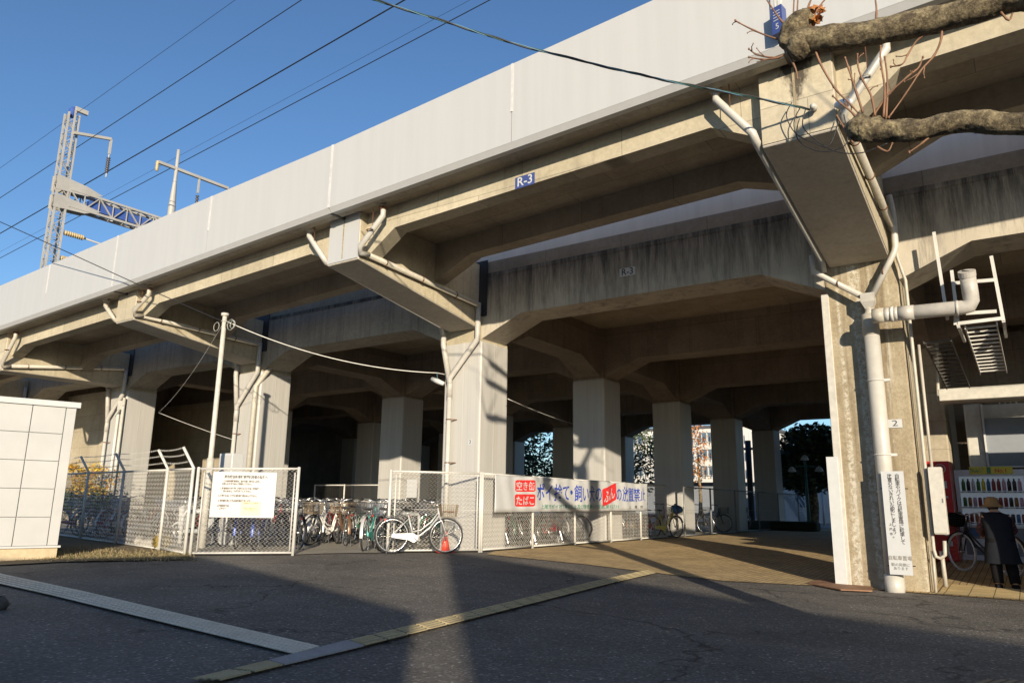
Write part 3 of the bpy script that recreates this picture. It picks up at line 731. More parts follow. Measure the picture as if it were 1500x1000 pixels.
def btxt(s, t0, t1, s0, s1, mat, lift=.004, slant=0, name='lettering'):
    c_ = bpy.data.curves.new('t', 'FONT'); c_.body = s; c_.size = 1; c_.offset = .012; c_.resolution_u = 2; c_.extrude = 0
    t = bpy.data.objects.new('t', c_); COL.objects.link(t); dg = bpy.context.evaluated_depsgraph_get(); dg.update()
    me = bpy.data.meshes.new_from_object(t.evaluated_get(dg)); bpy.data.objects.remove(t); me.materials.clear()
    X = [v.co.x for v in me.vertices]; Y = [v.co.y for v in me.vertices]; a, b, c2, d = min(X), max(X), min(Y), max(Y)
    for v in me.vertices:
        fx = (v.co.x - a) / (b - a); fy = (v.co.y - c2) / (d - c2)
        q = bw(t0 + (t1 - t0) * fx, s0 + (s1 - s0) * fy + slant * (fx - .5)); v.co = q + V((lift, 0, 0))
    return link(name, me, mat, BN)
def bbox_(t0, t1, s0, s1, mat, lift, slant=0, rnd=.18):
    m = MB(); n = 10; k = 12; top = []; 
    def shp(fx): e = min(fx, 1 - fx); return max(0, (.06 - e) / .06) ** 2 * rnd * .5
    for i in range(k + 1):
        fx = i / k; t = t0 + (t1 - t0) * fx; sl = slant * (fx - .5); e = shp(fx) * (s1 - s0)
        for s_ in (s0 + e + sl, (s0 + s1) / 2 + sl, s1 - e + sl): m.v.append(tuple(bw(t, s_) + V((lift, 0, 0))))
    m.f = [(i * 3 + j, (i + 1) * 3 + j, (i + 1) * 3 + j + 1, i * 3 + j + 1) for i in range(k) for j in range(2)]
    return m.build('red_box', mat, BN)
def tu(u): return (atx(u, 725, BX).y - y0) / BLn
bbox_(tu(754.5), tu(782), .57, .90, 'sign_red', .003); bbox_(tu(754), tu(782), .155, .50, 'sign_red', .003)
btxt('空き缶', tu(756), tu(780.5), .61, .86, 'sign_white', .006); btxt('たばこ', tu(756), tu(780.5), .20, .45, 'sign_white', .006)
btxt('ポイ捨て', tu(785), tu(833), .32, .84, 'ink_blue'); btxt('・', tu(834.5), tu(839), .52, .66, 'ink_blue'); btxt('飼い犬の', tu(841), tu(880), .30, .84, 'ink_blue')
bbox_(tu(881), tu(902), .26, .86, 'sign_red', .003, .26, .1); btxt('ふん', tu(883.5), tu(900), .36, .74, 'sign_white', .006, .2)
btxt('の放置禁止', tu(902), tu(944), .33, .84, 'ink_blue')
btxt('上尾市ポイ捨て等の防止及び環境美化の促進に関する条例', tu(792), tu(905), .08, .22, 'ink_green')
btxt('上　尾　市', tu(920), tu(940), .08, .2, 'ink_black')
# tall notice strapped to pillar 2
yS = 12.42; a = aty(1290, 690, yS); b = aty(1323, 690, yS); d = aty(1329, 842, yS)
wS, hS = b.x - a.x, a.z - d.z
o, c, xd, yd = plate('pillar_notice', 'tall narrow white notice with vertical writing strapped to the weathered pillar', 'notice', ((a.x + b.x) / 2 - .0, yS, (a.z + d.z) / 2), XD, ZD, wS, hS, 'sign_white', .012)
def vtext(s, size, mat, x, ytop, yend):
    n = len(s)
    for i, ch in enumerate(s):
        if ch == ' ': continue
    body = '\n'.join(s); step = (yend - ytop) * hS / n
    return text('lettering', body, size, mat, c + xd * (x - .5) * wS + yd * ((.5 - (ytop + yend) / 2) * hS), xd, yd, o, 'CENTER', line=step / size * .98, sx=1.0, bold=.001)
vtext('自転車やバイクは自転車置場に駐車して', .066, 'ink_black', .70, .025, .72)
vtext('放置のないきれいな駅にしましょう。', .066, 'ink_black', .37, .025, .66)
vtext('上尾市', .042, 'ink_black', .22, .50, .64)
text('lettering', '自転車置場', .070, 'ink_brown', c + yd * -.345 * hS, xd, yd, o, sx=.9)
text('lettering', '駅の両側に\nあります', .052, 'ink_grey', c + yd * -.425 * hS, xd, yd, o, sx=.95)
m = MB()
for z in (.33, -.42): m.tube([c + V((-wS * .6, .03, z * hS)), c + V((0, .02, z * hS)), c + V((wS * .55, .2, z * hS))], .008, 5)
m.build('strap', 'wire_black', o)

# ------------------------------------------------------------------ pipes and fittings of pillar 2
PP = T('drainage_stack', 'thick white drain stack on the weathered pillar, fed by two slanting pipes', 'drain pipe', (-1.83, 12.6, .02))
yp = 12.63; fun = aty(1265, 437, yp); top = aty(1270, 458, yp); bot = aty(1308, 860, yp); px = -1.82
MB().box(px - .10, px + .10, yp - .10, yp + .10, fun.z - .08, fun.z + .06).add([(px + sx * .10, yp + sy * .10, fun.z - .08) for sx, sy in ((-1, -1), (1, -1), (1, 1), (-1, 1))] + [(px + sx * .05, yp + sy * .05, fun.z - .19) for sx, sy in ((-1, -1), (1, -1), (1, 1), (-1, 1))], [(0, 1, 5, 4), (1, 2, 6, 5), (2, 3, 7, 6), (3, 0, 4, 7)]).build('hopper', 'pipe_grey', PP)
MB().tube([(px, yp, fun.z - .15), (px, yp, fun.z - .22), (px, yp, fun.z - .3)], [.065, .065, .11], 14).build('reducer', 'pipe', PP, True)
MB().tube([(px, yp, fun.z - .28), (px, yp, fun.z - .62)], .125, 20).build('elbow', 'pipe', PP, True)
MB().tube([(px, yp, fun.z - .60), (px, yp, .22)], .118, 24).build('stack_pipe', 'pipe_white', PP, True)
MB().tube([(px, yp, .25), (px, yp, -.1)], .135, 20).build('stack_foot', 'pipe_white', PP, True)
for z in (3.15, 2.0, 1.45, .95): 
    k = MB(); k.ring((px, yp, z), .122, .012, 'z', 20, 5); k.box(px + .1, px + .2, yp - .02, yp + .04, z - .02, z + .02); k.build('pipe_strap', 'galv', PP)
for s, x1_, z1_ in ((-1, XL[6] - .1, colb[6] - .08), (1, bx1(6) + .10, colb[6] + .1)):
    m = MB(); m.tube([(px + s * .06, yp, fun.z + .02), (x1_, yp + .02, z1_), (x1_ + s * .01, yp + .05, z1_ + .3)] if s < 0 else [(px + s * .06, yp, fun.z + .02), (x1_, yp + .02, z1_ - .05), (x1_ + .02, yp + .03, z1_ + .04), (x1_ + .03, yp + .03, z1_ + .6), (x1_ + .0, yp, z1_ + .9)], .05, 10); m.build('feeder_pipe', 'pipe_white', PP, True)
    q = V((px + s * .06, yp, fun.z + .02)).lerp(V((x1_, yp, z1_)), .5); MB().ring(q, .056, .01, 'x', 12, 5).build('pipe_strap', 'bracket_rust', PP)
LP = T('lateral_pipe', 'fat beige pipe running level from the pillar and turning up to a capped end', 'pipe', (-1.6, 12.35, 4.1))
yl = 12.25; A = aty(1278, 463, yl); Bq = aty(1425, 457, yl); Cc = aty(1428, 400, yl - .1)
zA = A.z; r = .105
P = [V((A.x, yl, zA)), V((Bq.x - .12, yl, zA - .03)), V((Bq.x - .04, yl, zA - .02)), V((Bq.x, yl, zA + .06)), V((Bq.x + .0, yl - .03, zA + .16)), V((Bq.x - .01, yl - .10, Cc.z + .02))]
MB().tube(P, r, 20).build('pipe_run', 'pipe_grey', LP, True)
MB().tube([P[-1] + V((0, .01, -.05)), P[-1] + V((0, -.03, .02))], r * 1.08, 20).build('end_cap', 'pipe_grey', LP)
MB().obox(P[-1] + V((-.06, -.045, .035)), P[-1] + V((.05, -.045, .0)), .012, .016).build('handle_slot', 'black', LP)
for t0, t1, mt, rr in ((.0, .14, 'pipe', 1.08), (.14, .21, 'pipe_white', 1.03), (.21, .25, 'galv', 1.12), (.25, .30, 'pipe_white', 1.03), (.30, .48, 'pipe_grey', 1.06)):
    MB().tube([P[0].lerp(P[1], t0), P[0].lerp(P[1], t1)], r * rr, 20).build('coupling', mt, LP, True)
for t in (.93,): MB().tube([P[0].lerp(P[1], t) + V((0, 0, -.0)), P[0].lerp(P[1], t + .03)], r * 1.06, 20).build('coupling', 'pipe_grey', LP, True)
# hanger frame
HF = T('pipe_hanger_frame', 'pale steel angle frame hanging beside the capped pipe end', 'steel frame', (-.3, 12.3, 4.2))
yh = 12.5; m = MB()
fr = [(1368, 340, 1388, 468), (1452, 375, 1470, 470), (1394, 396, 1404, 478)]
for u0, v0, u1, v1 in fr:
    m.obox(aty(u0, v0, yh), aty(u1, v1, yh), .045, .03, V((0, 1, 0)))
for u0, v0, u1, v1 in ((1402, 474, 1470, 466), (1396, 415, 1458, 410), (1415, 459, 1460, 456), (1400, 440, 1400, 476)):
    m.obox(aty(u0, v0, yh), aty(u1, v1, yh), .035, .05)
m.obox(aty(1470, 470, yh), aty(1470, 470, yh) + V((0, 1.2, 0)), .04, .04); m.obox(aty(1404, 478, yh), aty(1404, 478, yh) + V((0, 1.2, 0)), .04, .04)
m.build('angle_bar', 'galv', HF)
for k, (u0, u1, yy, z0) in enumerate(((1352, 1392, 12.9, 3.75), (1415, 1462, 12.6, 3.85))):
    a = aty(u0, 490, yy); b = aty(u1, 490, yy)
    lm = ('steel_plate_grey', 'galv')[k]; L = T('cable_ladder', ('brown-grey cable ladder sloping away behind the sideways pipe', 'cable ladder hanging below the frame with the capped pipe')[k], 'cable ladder', (a.x, yy, z0))
    m = MB(); dirv = V((.02, 3.2, -.3)) if k == 0 else V((.02, 3.0, -.25))
    A_, B_ = V((a.x, yy, z0)), V((b.x, yy, z0))
    m.obox(A_, A_ + dirv, .015, .07); m.obox(B_, B_ + dirv, .015, .07); m.build('side_rail', lm, L)
    m = MB()
    for q in range(13): m.obox(A_ + dirv * (q + .4) / 13, B_ + dirv * (q + .4) / 13, .05, .02)
    m.build('rungs', lm, L)
# conduits and switch box on the pillar's corner
CO = T('cable_conduits', 'pair of thin pale conduits climbing the right corner of the weathered pillar', 'conduit', (-1.3, 12.8, 0))
m = MB(); zt_ = aty(1318, 385, 12.75).z
m.tube([(-1.34, 12.74, zt_ + .9), (-1.36, 12.74, zt_ + .1), (-1.28, 12.76, zt_ - .3), (-1.28, 12.78, 1.2), (-1.28, 12.78, .62), (-1.26, 12.78, .52), (-1.2, 12.78, .50), (-1.14, 12.78, .55), (-1.13, 12.78, .75)], .026, 8)
m.tube([(-1.20, 12.86, 3.7), (-1.20, 12.86, 1.3)], .022, 8); m.tube([(-1.3, 12.80, .6), (-1.31, 12.8, -.05)], .02, 6); m.tube([(-1.18, 12.86, .1), (-1.19, 12.86, .6)], .03, 6)
m.build('conduit_tubes', 'pipe', CO, True)
a = aty(1350, 690, 12.72); b = aty(1372, 690, 12.72); z1 = aty(1360, 684, 12.72).z; z0 = aty(1368, 782, 12.72).z
SB = T('switch_box', 'beige metal switch box on the conduits at the right edge of the weathered pillar', 'switch box', (a.x + .1, 12.8, z0))
bevel(MB().box(-1.24, -1.06, 12.66, 12.86, z0, z1).build('box_body', 'post_cream', SB), .01); MB().box(-1.235, -1.065, 12.648, 12.657, z0 + .02, z1 - .02).build('door', 'post_cream', SB)
MB().box(-1.09, -1.075, 12.640, 12.647, (z0 + z1) / 2 - .03, (z0 + z1) / 2 + .03).build('latch', 'galv_dark', SB)
SP = T('steel_cover_plate', 'rust-brown steel cover plate lying on the ground left of the weathered pillar', 'cover plate', (-3, 12.3, .02))
q = [onG(*x) for x in ((1183, 856), (1232, 866), (1278, 868), (1279, 859), (1240, 853), (1200, 851))]
MB().loft([p + V((0, 0, .018)) for p in q], [p + V((0, 0, .034)) for p in q]).build('plate', 'steel_plate', SP)
for u, v in ((1205, 856), (1252, 860)):
    p = onG(u, v); MB().tube([p + V((0, 0, .03)), p + V((0, 0, .038))], .02, 10).build('lifting_hole', 'black', SP)
p = onG(1276, 859); tag(MB().box(p.x - .02, p.x + .015, p.y - .02, p.y, p.z, p.z + .16).build('marker_stake', 'kerb_stone'), 'short pale stake standing at the foot of the weathered pillar', 'stake')

def cr(P, n=12):
    out = []
    for i in range(len(P) - 1):
        a, b, c, d = P[max(i - 1, 0)], P[i], P[i + 1], P[min(i + 2, len(P) - 1)]
        for k in range(n):
            t = k / n; out.append(.5 * ((2 * b) + (c - a) * t + (2 * a - 5 * b + 4 * c - d) * t * t + (3 * b - a - 3 * c + d) * t ** 3))
    return out + [P[-1]]
# ------------------------------------------------------------------ bicycles
def bike_proto(basket=True, rear=False, fat=.0):
    o = bpy.data.objects.new('bicycle', None); COL.objects.link(o); WM[o] = Matrix.Identity(4)
    R = .325
    for x in (.56, -.50):
        m = MB(); m.ring((x, 0, .335), R - .022, .011, 'y', 28, 5)
        for k in range(16):
            a = 2 * pi * k / 16 + .1; s = .02 if k % 2 else -.02
            m.tube([(x + .02 * cos(a + 1), s, .335 + .02 * sin(a + 1)), (x + (R - .03) * cos(a), 0, .335 + (R - .03) * sin(a))], .0022, 3, False)
        m.tube([(x, -.05, .335), (x, .05, .335)], .022, 8)
        wl = m.build('wheel', 'chrome', o, True, True)
        MB().ring((x, 0, .335), R, .018, 'y', 30, 6).build('tyre', 'rubber', wl, True, True)
    m = MB()
    m.tube([(.38, 0, .86), (.43, 0, .66)], .02, 8)
    m.tube([(.41, 0, .72), (.25, 0, .50), (.05, 0, .34), (-.08, 0, .29)], .018, 8)
    m.tube([(.40, 0, .79), (.26, 0, .60), (.06, 0, .44), (-.13, 0, .40)], .014, 8)
    m.tube([(-.08, 0, .29), (-.20, 0, .72)], .017, 8)
    for s in (-.045, .045): m.tube([(-.08, s * .5, .29), (-.50, s, .335)], .010, 6); m.tube([(-.185, s * .3, .66), (-.50, s, .335)], .009, 6)
    m.build('frame', BIKE['silver'], o, True, True)
    m = MB()
    for s in (-.05, .05): m.tube([(.435, s * .6, .65), (.47, s, .60), (.56, s, .335)], .011, 6)
    m.tube([(.435, -.03, .655), (.435, .03, .655)], .014, 6); m.build('fork', BIKE['silver'], o, True, True)
    m = MB(); m.tube([(.38, 0, .86), (.365, 0, .97)], .012, 6)
    for s in (1, -1): m.tube([(.365, 0, .97), (.38, s * .12, 1.0), (.34, s * .24, 1.03), (.20, s * .27, 1.02)], .010, 6)
    m.build('handlebar', 'chrome', o, True, True)
    for s in (1, -1): MB().tube([(.30, s * .255, 1.028), (.17, s * .272, 1.018)], .016, 7).build('grip', 'black', o, True, True)
    m = MB(); m.tube([(-.20, 0, .72), (-.215, 0, .80)], .011, 6); m.build('seat_post', 'chrome', o, True, True)
    m = MB(); m.loft([(-.08, a * .025, z) for a, z in ((-1, .81), (1, .81), (1, .835), (-1, .835))], [(-.18, a * .05, z) for a, z in ((-1, .80), (1, .80), (1, .84), (-1, .84))]).loft([(-.18, a * .05, z) for a, z in ((-1, .80), (1, .80), (1, .84), (-1, .84))], [(-.33, a * .10, z) for a, z in ((-1, .81), (1, .81), (1, .86), (-1, .86))])
    s_ = m.build('saddle', 'black', o, False, True); bevel(s_, .015, 2)
    for x, a0, a1 in ((.56, radians(20), radians(165)), (-.50, radians(-10), radians(190))):
        m = MB(); n = 12
        for i in range(n + 1):
            t = a0 + (a1 - a0) * i / n
            for y, rr in ((-.03, .352), (0, .362), (.03, .352)): m.v.append((x + rr * cos(t), y, .335 + rr * sin(t)))
        m.f = [(i * 3 + j, i * 3 + j + 1, (i + 1) * 3 + j + 1, (i + 1) * 3 + j) for i in range(n) for j in range(2)]
        m.build('mudguard', BIKE['silver'], o, True, True)
    m = MB(); m.prism([(-.52, .30), (-.50, .37), (-.10, .38), (0, .33), (.0, .25), (-.08, .20), (-.18, .25)], 'y', -.075, -.05); m.build('chain_guard', BIKE['silver'], o, False, True)
    m = MB(); m.ring((-.08, -.04, .29), .08, .006, 'y', 18, 4); m.tube([(-.08, -.08, .29), (.05, -.09, .20)], .008, 5); m.tube([(-.08, .06, .29), (-.21, .07, .38)], .008, 5)
    m.box(.01, .09, -.17, -.09, .19, .21); m.box(-.25, -.17, .08, .16, .37, .39); m.build('crank', 'black', o, False, True)
    m = MB()
    for y in (-.06, 0, .06): m.tube([(-.22, y, .70), (-.62, y, .70)], .005, 4)
    for x in (-.26, -.42, -.60): m.tube([(x, -.06, .70), (x, .06, .70)], .005, 4)
    for s in (-.06, .06): m.tube([(-.55, s, .70), (-.50, s, .34)], .005, 4)
    m.build('rear_rack', 'chrome', o, False, True)
    MB().box(-.66, -.63, -.03, .03, .60, .65).build('reflector', 'sign_red', o, False, True)
    m = MB()
    for s in (-.07, .07): m.tube([(-.50, s, .335), (-.60, s * 1.4, .01)], .007, 4)
    m.tube([(-.60, -.1, .012), (-.60, .1, .012)], .007, 4); m.build('kickstand', 'chrome', o, False, True)
    def bsk(x0, x1, z0, z1, w, mat):
        m = MB(); e = .03
        L = [(x0, z0, x0 - e, z1), (x1, z0, x1 + e, z1)]
        for k in range(7):
            t = k / 6; zz = z0 + (z1 - z0) * t; ww = w + e * t; a = x0 - e * t; b = x1 + e * t
            m.tube([(a, -ww, zz), (b, -ww, zz), (b, ww, zz), (a, ww, zz), (a, -ww, zz)], .0035 if 0 < k < 6 else .006, 3, False)
        for k in range(9):
            t = k / 8
            for (p, q) in (((x0 + (x1 - x0) * t, -w, z0), (x0 - e + (x1 - x0 + 2 * e) * t, -w - e, z1)), ((x0 + (x1 - x0) * t, w, z0), (x0 - e + (x1 - x0 + 2 * e) * t, w + e, z1)),
                           ((x1, -w + 2 * w * t, z0), (x1 + e, -(w + e) + 2 * (w + e) * t, z1)), ((x0, -w + 2 * w * t, z0), (x0 - e, -(w + e) + 2 * (w + e) * t, z1))):
                m.tube([p, q], .003, 3, False)
            m.tube([(x0, -w + 2 * w * t, z0), (x1, -w + 2 * w * t, z0)], .003, 3, False)
        m.build('basket', mat, o, False, True)
    if basket: bsk(.46, .74, .70, .93, .15, basket if isinstance(basket, str) else 'chrome')
    if rear: bsk(-.66, -.30, .72, .95, .16, 'black')
    MB().ball((.50, .0, .62), .03, .03, .035, 8, 6).build('headlight', 'black', o, True, True)
    return o
PROTO = {'basket': bike_proto('chrome'), 'dark basket': bike_proto('black'), 'brown basket': bike_proto('board_brown'), 'rear basket': bike_proto('chrome', True), 'bare': bike_proto(False)}
used = set()
def bike(kind, colour, x, y, rz, label, group=None, lean=0.0, z=None, tyre=None):
    if kind in used: o = clone(PROTO[kind])
    else: o = PROTO[kind]; used.add(kind)
    o.location = (x, y, (G(x, y) if z is None else z) + .018); o.rotation_euler = (lean, 0, rz)
    for c in o.children:
        nm = c.name.split('.')[0]
        if nm in ('frame', 'fork', 'mudguard', 'chain_guard'):
            c.material_slots[0].link = 'OBJECT'; c.material_slots[0].material = BIKE[colour] if not (nm == 'mudguard' and colour in ('teal', 'yellow', 'red')) else BIKE['silver']
        if nm == 'wheel' and tyre:
            for d in c.children:
                if d.name.startswith('tyre'): d.material_slots[0].link = 'OBJECT'; d.material_slots[0].material = MATS[tyre]
    tag(o, label, 'bicycle', group); return o
def bike_px(kind, colour, rear, front, label, group=None, lean=0, tyre=None, zz=None, af=False):
    a = onG(*rear); b = onG(*front); d = (b - a); d.z = 0
    rz = atan2(d.y, d.x); d.normalize(); c = a + d * .50 if not af else b - d * .56
    return bike(kind, colour, c.x, c.y, rz, label, group, lean, tyre=tyre)
PR = pi / 2
bike_px('brown basket', 'white', (573, 811), (646, 811), 'white step-through bicycle with a big white chain guard standing broadside behind the right gate', tyre=None)
for c_ in [o for o in bpy.data.objects if o.parent is PROTO['brown basket']]:
    if c_.name.split('.')[0] in ('frame', 'fork', 'mudguard'): c_.material_slots[0].material = BIKE['silver']
bike_px('rear basket', 'teal', (533, 809), (577, 796), 'teal bicycle with its rear rack towards the road at the edge of the opening')
bike_px('dark basket', 'black', (556, 808), (600, 797), 'black bicycle squeezed between the teal one and the white step-through one')
bike_px('brown basket', 'brown', (506, 801), (470, 790), 'dark bicycle with a brown basket standing crosswise in the opening')
bike_px('basket', 'red', (476, 797), (512, 788), 'red bicycle standing behind the dark one in the opening')
bike_px('basket', 'silver', (448, 797), (432, 790), 'silver bicycle at the left edge of the opening, beside the gate post')
bike_px('dark basket', 'black', (436, 806), (398, 800), 'black bicycle with its wheel showing at the right end of the notice gate')
bike_px('basket', 'blue', (372, 808), (408, 796), 'bright blue bicycle seen through the mesh below the white notice')
bike_px('bare', 'blue', (345, 806), (380, 792), 'blue bicycle without basket seen through the mesh below the white notice')
cols = ['black', 'silver', 'white', 'brown', 'green', 'navy', 'red', 'silver', 'black', 'white']
kinds = ['basket', 'dark basket', 'bare', 'basket', 'rear basket', 'brown basket']
def blocked(x, y, r=.75):
    return any(XL[i] - .35 < x < XR[i] + .35 and ROWS[j] - r < y < ROWS[j] + 1.05 + r for i in range(len(XR)) for j in range(5))
def row(n0, n1, y, step, rz, label, group, jx=.12, ang=.12, xskip=None, seedo=0):
    x = n0; k = seedo
    while x < n1:
        if not blocked(x, y) and not (xskip and xskip[0] < x < xskip[1]):
            bike(kinds[(k * 7 + k // 3) % 6], cols[(k * 3 + k // 4) % 10], x + random.uniform(-jx, jx), y + random.uniform(-.15, .15), rz + random.uniform(-ang, ang) + (pi if random.random() < .3 else 0), label, group, random.uniform(-.09, .09))
        x += step; k += 1
row(-19.5, -13.2, 12.2, .50, PR + .15, 'bicycle in the packed front row of the parking area behind the notice gate', 'bicycles packed in rows behind the notice gate', seedo=1)
row(-24, -12.0, 14.6, .42, PR, 'bicycle in the packed second row of the parking area under the viaduct', 'bicycles packed in the second row', seedo=4)
row(-27, -11.5, 16.9, .42, PR, 'bicycle in the packed rear row of the parking area under the viaduct', 'bicycles packed in the rear row', seedo=9)
row(-21.5, -14.2, 10.35, .55, PR + .35, 'bicycle standing behind the barbed wire fence near the white shed', 'bicycles behind the barbed wire fence', seedo=2, xskip=(-17.2, -14.9))
for k in range(11):
    y = 13.9 + k * .62
    if blocked(-10.5, y, .3): continue
    bike(kinds[(k * 5) % 6], cols[(k * 3 + 1) % 10], -10.75, y, 0 + random.uniform(-.15, .15) + pi * (k % 2), 'bicycle parked nose to tail with others behind the fence under the banner', 'bicycles behind the fence under the banner', random.uniform(-.08, .08))
bike_px('dark basket', 'red', (938, 786), (962, 786), 'red bicycle behind the last panel of the banner fence')
bike_px('bare', 'brown', (925, 787), (948, 785), 'brown bicycle beside the red one behind the end of the banner fence')
yb = bike_px('dark basket', 'yellow', (958, 789), (994, 788), 'yellow bicycle with a blue covered basket past the end of the banner fence', tyre=None)
cv = MB(); cv.ball((.60, 0, .86), .20, .20, .14, 10, 6, .12); cv.build('basket_cover', 'bottle_blue', yb, False, True)
for (u, v, c_) in ((1040, 782, 'black'), (1062, 780, 'black'), (1092, 778, 'silver')):
    p = onG(u, v); bike('dark basket', c_, FX - 1.0, p.y if abs(p.y) < 60 else 27, .1, 'dark bicycle in deep shade behind the dark fence', 'bicycles in shade behind the dark fence')
sb = bike_px('dark basket', 'black', (1508, 851), (1412, 836), 'dark step-through bicycle with pale tyres by the vending machines, pushed by the person', tyre='rubber_grey', af=True)
for c_ in sb.children:
    if c_.name.startswith('basket'): pass
cv = MB(); cv.ball((.60, 0, .90), .19, .17, .13, 10, 6, .15); cv.build('basket_cover', 'cloth_black', sb, True, True)
# white bent pipe rails of the racks
def rail_frame(label, pts, r=.045):
    q = [onG(*p) for p in pts]; o = MB(); a, b = q[0], q[-1]; h = .72
    o.tube([a, a + V((0, 0, h - .12)), a.lerp(b, .08) + V((0, 0, h)), a.lerp(b, .92) + V((0, 0, h)), b + V((0, 0, h - .12)), b], r, 10)
    return tag(o.build('bicycle_rack_rail', 'white_paint', None, True), label, 'bicycle rack')
rail_frame('thick white arched pipe rail just inside the notice gate', [(263, 797), (330, 797)])
rail_frame('thick white arched pipe rail behind the white step-through bicycle', [(568, 800), (613, 797)])
rail_frame('low white pipe rail among the bicycles in the opening', [(446, 786), (500, 785)], .03)
p = onG(652, 809); o = T('traffic_cone', 'small red traffic cone standing at the foot of the pillar numbered 3', 'traffic cone', p)
MB().tube([p + V((0, 0, .02)), p + V((0, 0, .16)), p + V((0, 0, .30)), p + V((0, 0, .42))], [.10, .075, .04, .015], 12).build('cone_body', 'cone_red', o, True); MB().box(p.x - .14, p.x + .14, p.y - .14, p.y + .14, p.z, p.z + .03).build('cone_base', 'cone_red', o)
p = aty(603, 715, 18.66); plate('wall_notice', 'plain white sheet fixed to the pillar behind the right gate', 'notice', (p.x, 18.67, p.z), XD, ZD, .45, .6, 'sign_white')

# ------------------------------------------------------------------ scooter, stones, bushes at the left
s = onG(232, 797); SCO = T('motor_scooter', 'white and silver motor scooter parked behind the barbed wire fence', 'scooter', (s.x, s.y + 1.0, s.z), radians(197))
def L_(m, n, mat, par=SCO, sm=True): return m.build(n, mat, par, sm, True)
for x in (.62, -.55):
    wl = L_(MB().ring((x, 0, .24), .13, .03, 'y', 20, 6).tube([(x, -.05, .24), (x, .05, .24)], .05, 8), 'wheel', 'chrome'); L_(MB().ring((x, 0, .24), .19, .055, 'y', 24, 8), 'tyre', 'rubber', wl)
L_(MB().loft([(.50, y, z) for y, z in ((-.16, .35), (.16, .35), (.20, .80), (-.20, .80))], [(.40, y, z) for y, z in ((-.16, .33), (.16, .33), (.16, .85), (-.16, .85))]), 'front_shield', 'white_paint', sm=False)
bevel(L_(MB().prism([(.42, .30), (.42, .22), (-.1, .22), (-.62, .45), (-.85, .70), (-.80, .78), (-.15, .72), (-.08, .32)], 'y', -.15, .15), 'body_panel', 'white_paint', sm=False), .04, 3)
bevel(L_(MB().box(-.78, -.12, -.14, .14, .73, .84), 'seat', 'black', sm=False), .04, 3)
L_(MB().tube([(.62, .07, .24), (.48, .06, .62), (.40, 0, .98)], .022, 8).tube([(.62, -.07, .24), (.48, -.06, .62), (.40, 0, .98)], .022, 8), 'fork', 'chrome')
L_(MB().tube([(.30, -.32, 1.02), (.38, -.1, 1.0), (.38, .1, 1.0), (.30, .32, 1.02)], .018, 8), 'handlebar', 'black')
L_(MB().ball((.45, 0, .93), .07, .11, .08), 'headlight', 'chrome'); L_(MB().tube([(.35, .28, 1.03), (.33, .34, 1.2)], .006, 5).ball((.33, .36, 1.22), .01, .06, .04), 'mirror', 'black')
L_(MB().box(-1.0, -.66, -.18, .18, .86, 1.14), 'carrier_box', 'board_brown', sm=False)
L_(MB().prism([(.80, .38), (.62, .48), (.44, .42), (.44, .38), (.62, .44), (.78, .35)], 'y', -.06, .06), 'front_mudguard', 'white_paint', sm=False)
for k, (u, v, r, lb) in enumerate(((158, 800, .17, 'flat grey stone lying behind the barbed wire fence, nearest the shed'), (178, 803, .20, 'large pale stone behind the barbed wire fence'), (200, 806, .16, 'rounded grey stone between the large pale stone and the scooter'))):
    p = onG(u, v - 6); m = MB().ball(p + V((0, .25, r * .3)), r * 1.5, r * 1.1, r * .7, 9, 6, .13); tag(m.build('stone', 'stone', None, True), lb, 'stone', 'stones behind the barbed wire fence')
def leaves(mb, c, rx, ry, rz, n, s, shell=.55, clumps=0):
    cl = [V((random.gauss(0, .45), random.gauss(0, .45), random.gauss(0, .45))) for _ in range(clumps)] if clumps else None
    for _ in range(n):
        if cl and random.random() < .8:
            q = random.choice(cl) + V((random.gauss(0, .17), random.gauss(0, .17), random.gauss(0, .17)))
        else:
            q = V((random.gauss(0, 1), random.gauss(0, 1), random.gauss(0, 1))).normalized() * (shell + (1 - shell) * random.random() ** .5)
        if q.length > 1.15: q = q.normalized() * random.uniform(.7, 1.1)
        p = V(c) + V((q.x * rx, q.y * ry, q.z * rz)); a = V((random.gauss(0, 1), random.gauss(0, 1), random.gauss(0, .7))).normalized(); b = a.orthogonal().normalized()
        b = (b * cos(random.random() * 6) + a.cross(b) * sin(random.random() * 6)).normalized(); k = s * random.uniform(.6, 1.3)
        mb.add([p - a * k, p + b * k * .45, p + a * k, p - b * k * .45], [(0, 1, 2, 3)])
def bush(name, label, cat, c, rx, ry, rz, n, s, mat, stems=5):
    o = T(name, label, cat, (c[0], c[1], G(c[0], c[1]))); m = MB(); leaves(m, c, rx, ry, rz, n, s, .3, 9); m.build('foliage', mat, o)
    m = MB()
    for k in range(stems): m.tube([(c[0] + random.uniform(-.2, .2) * rx, c[1] + random.uniform(-.2, .2) * ry, G(c[0], c[1])), (c[0] + random.uniform(-.7, .7) * rx, c[1] + random.uniform(-.5, .5) * ry, c[2] + rz * .8)], [.02, .006], 5)
    m.build('stems', 'bark_twig', o); return o
p = aty(132, 705, 12.0); bush('leafy_shrub', 'shrub with sparse yellow autumn leaves behind the barbed wire fence by the shed', 'shrub', (p.x, 12.0, 1.75), 1.8, .6, .55, 1500, .055, 'leaf_yellow')
bush('leafy_shrub', 'dense dark green shrub below the yellow leaves beside the shed', 'shrub', (p.x - .2, 12.0, 1.0), 1.7, .5, .6, 2200, .07, 'leaf_dark')
p = onG(228, 806); o = T('round_clump', 'small round yellow-brown clump of grass at the foot of the barbed wire fence', 'plant', p); m = MB()
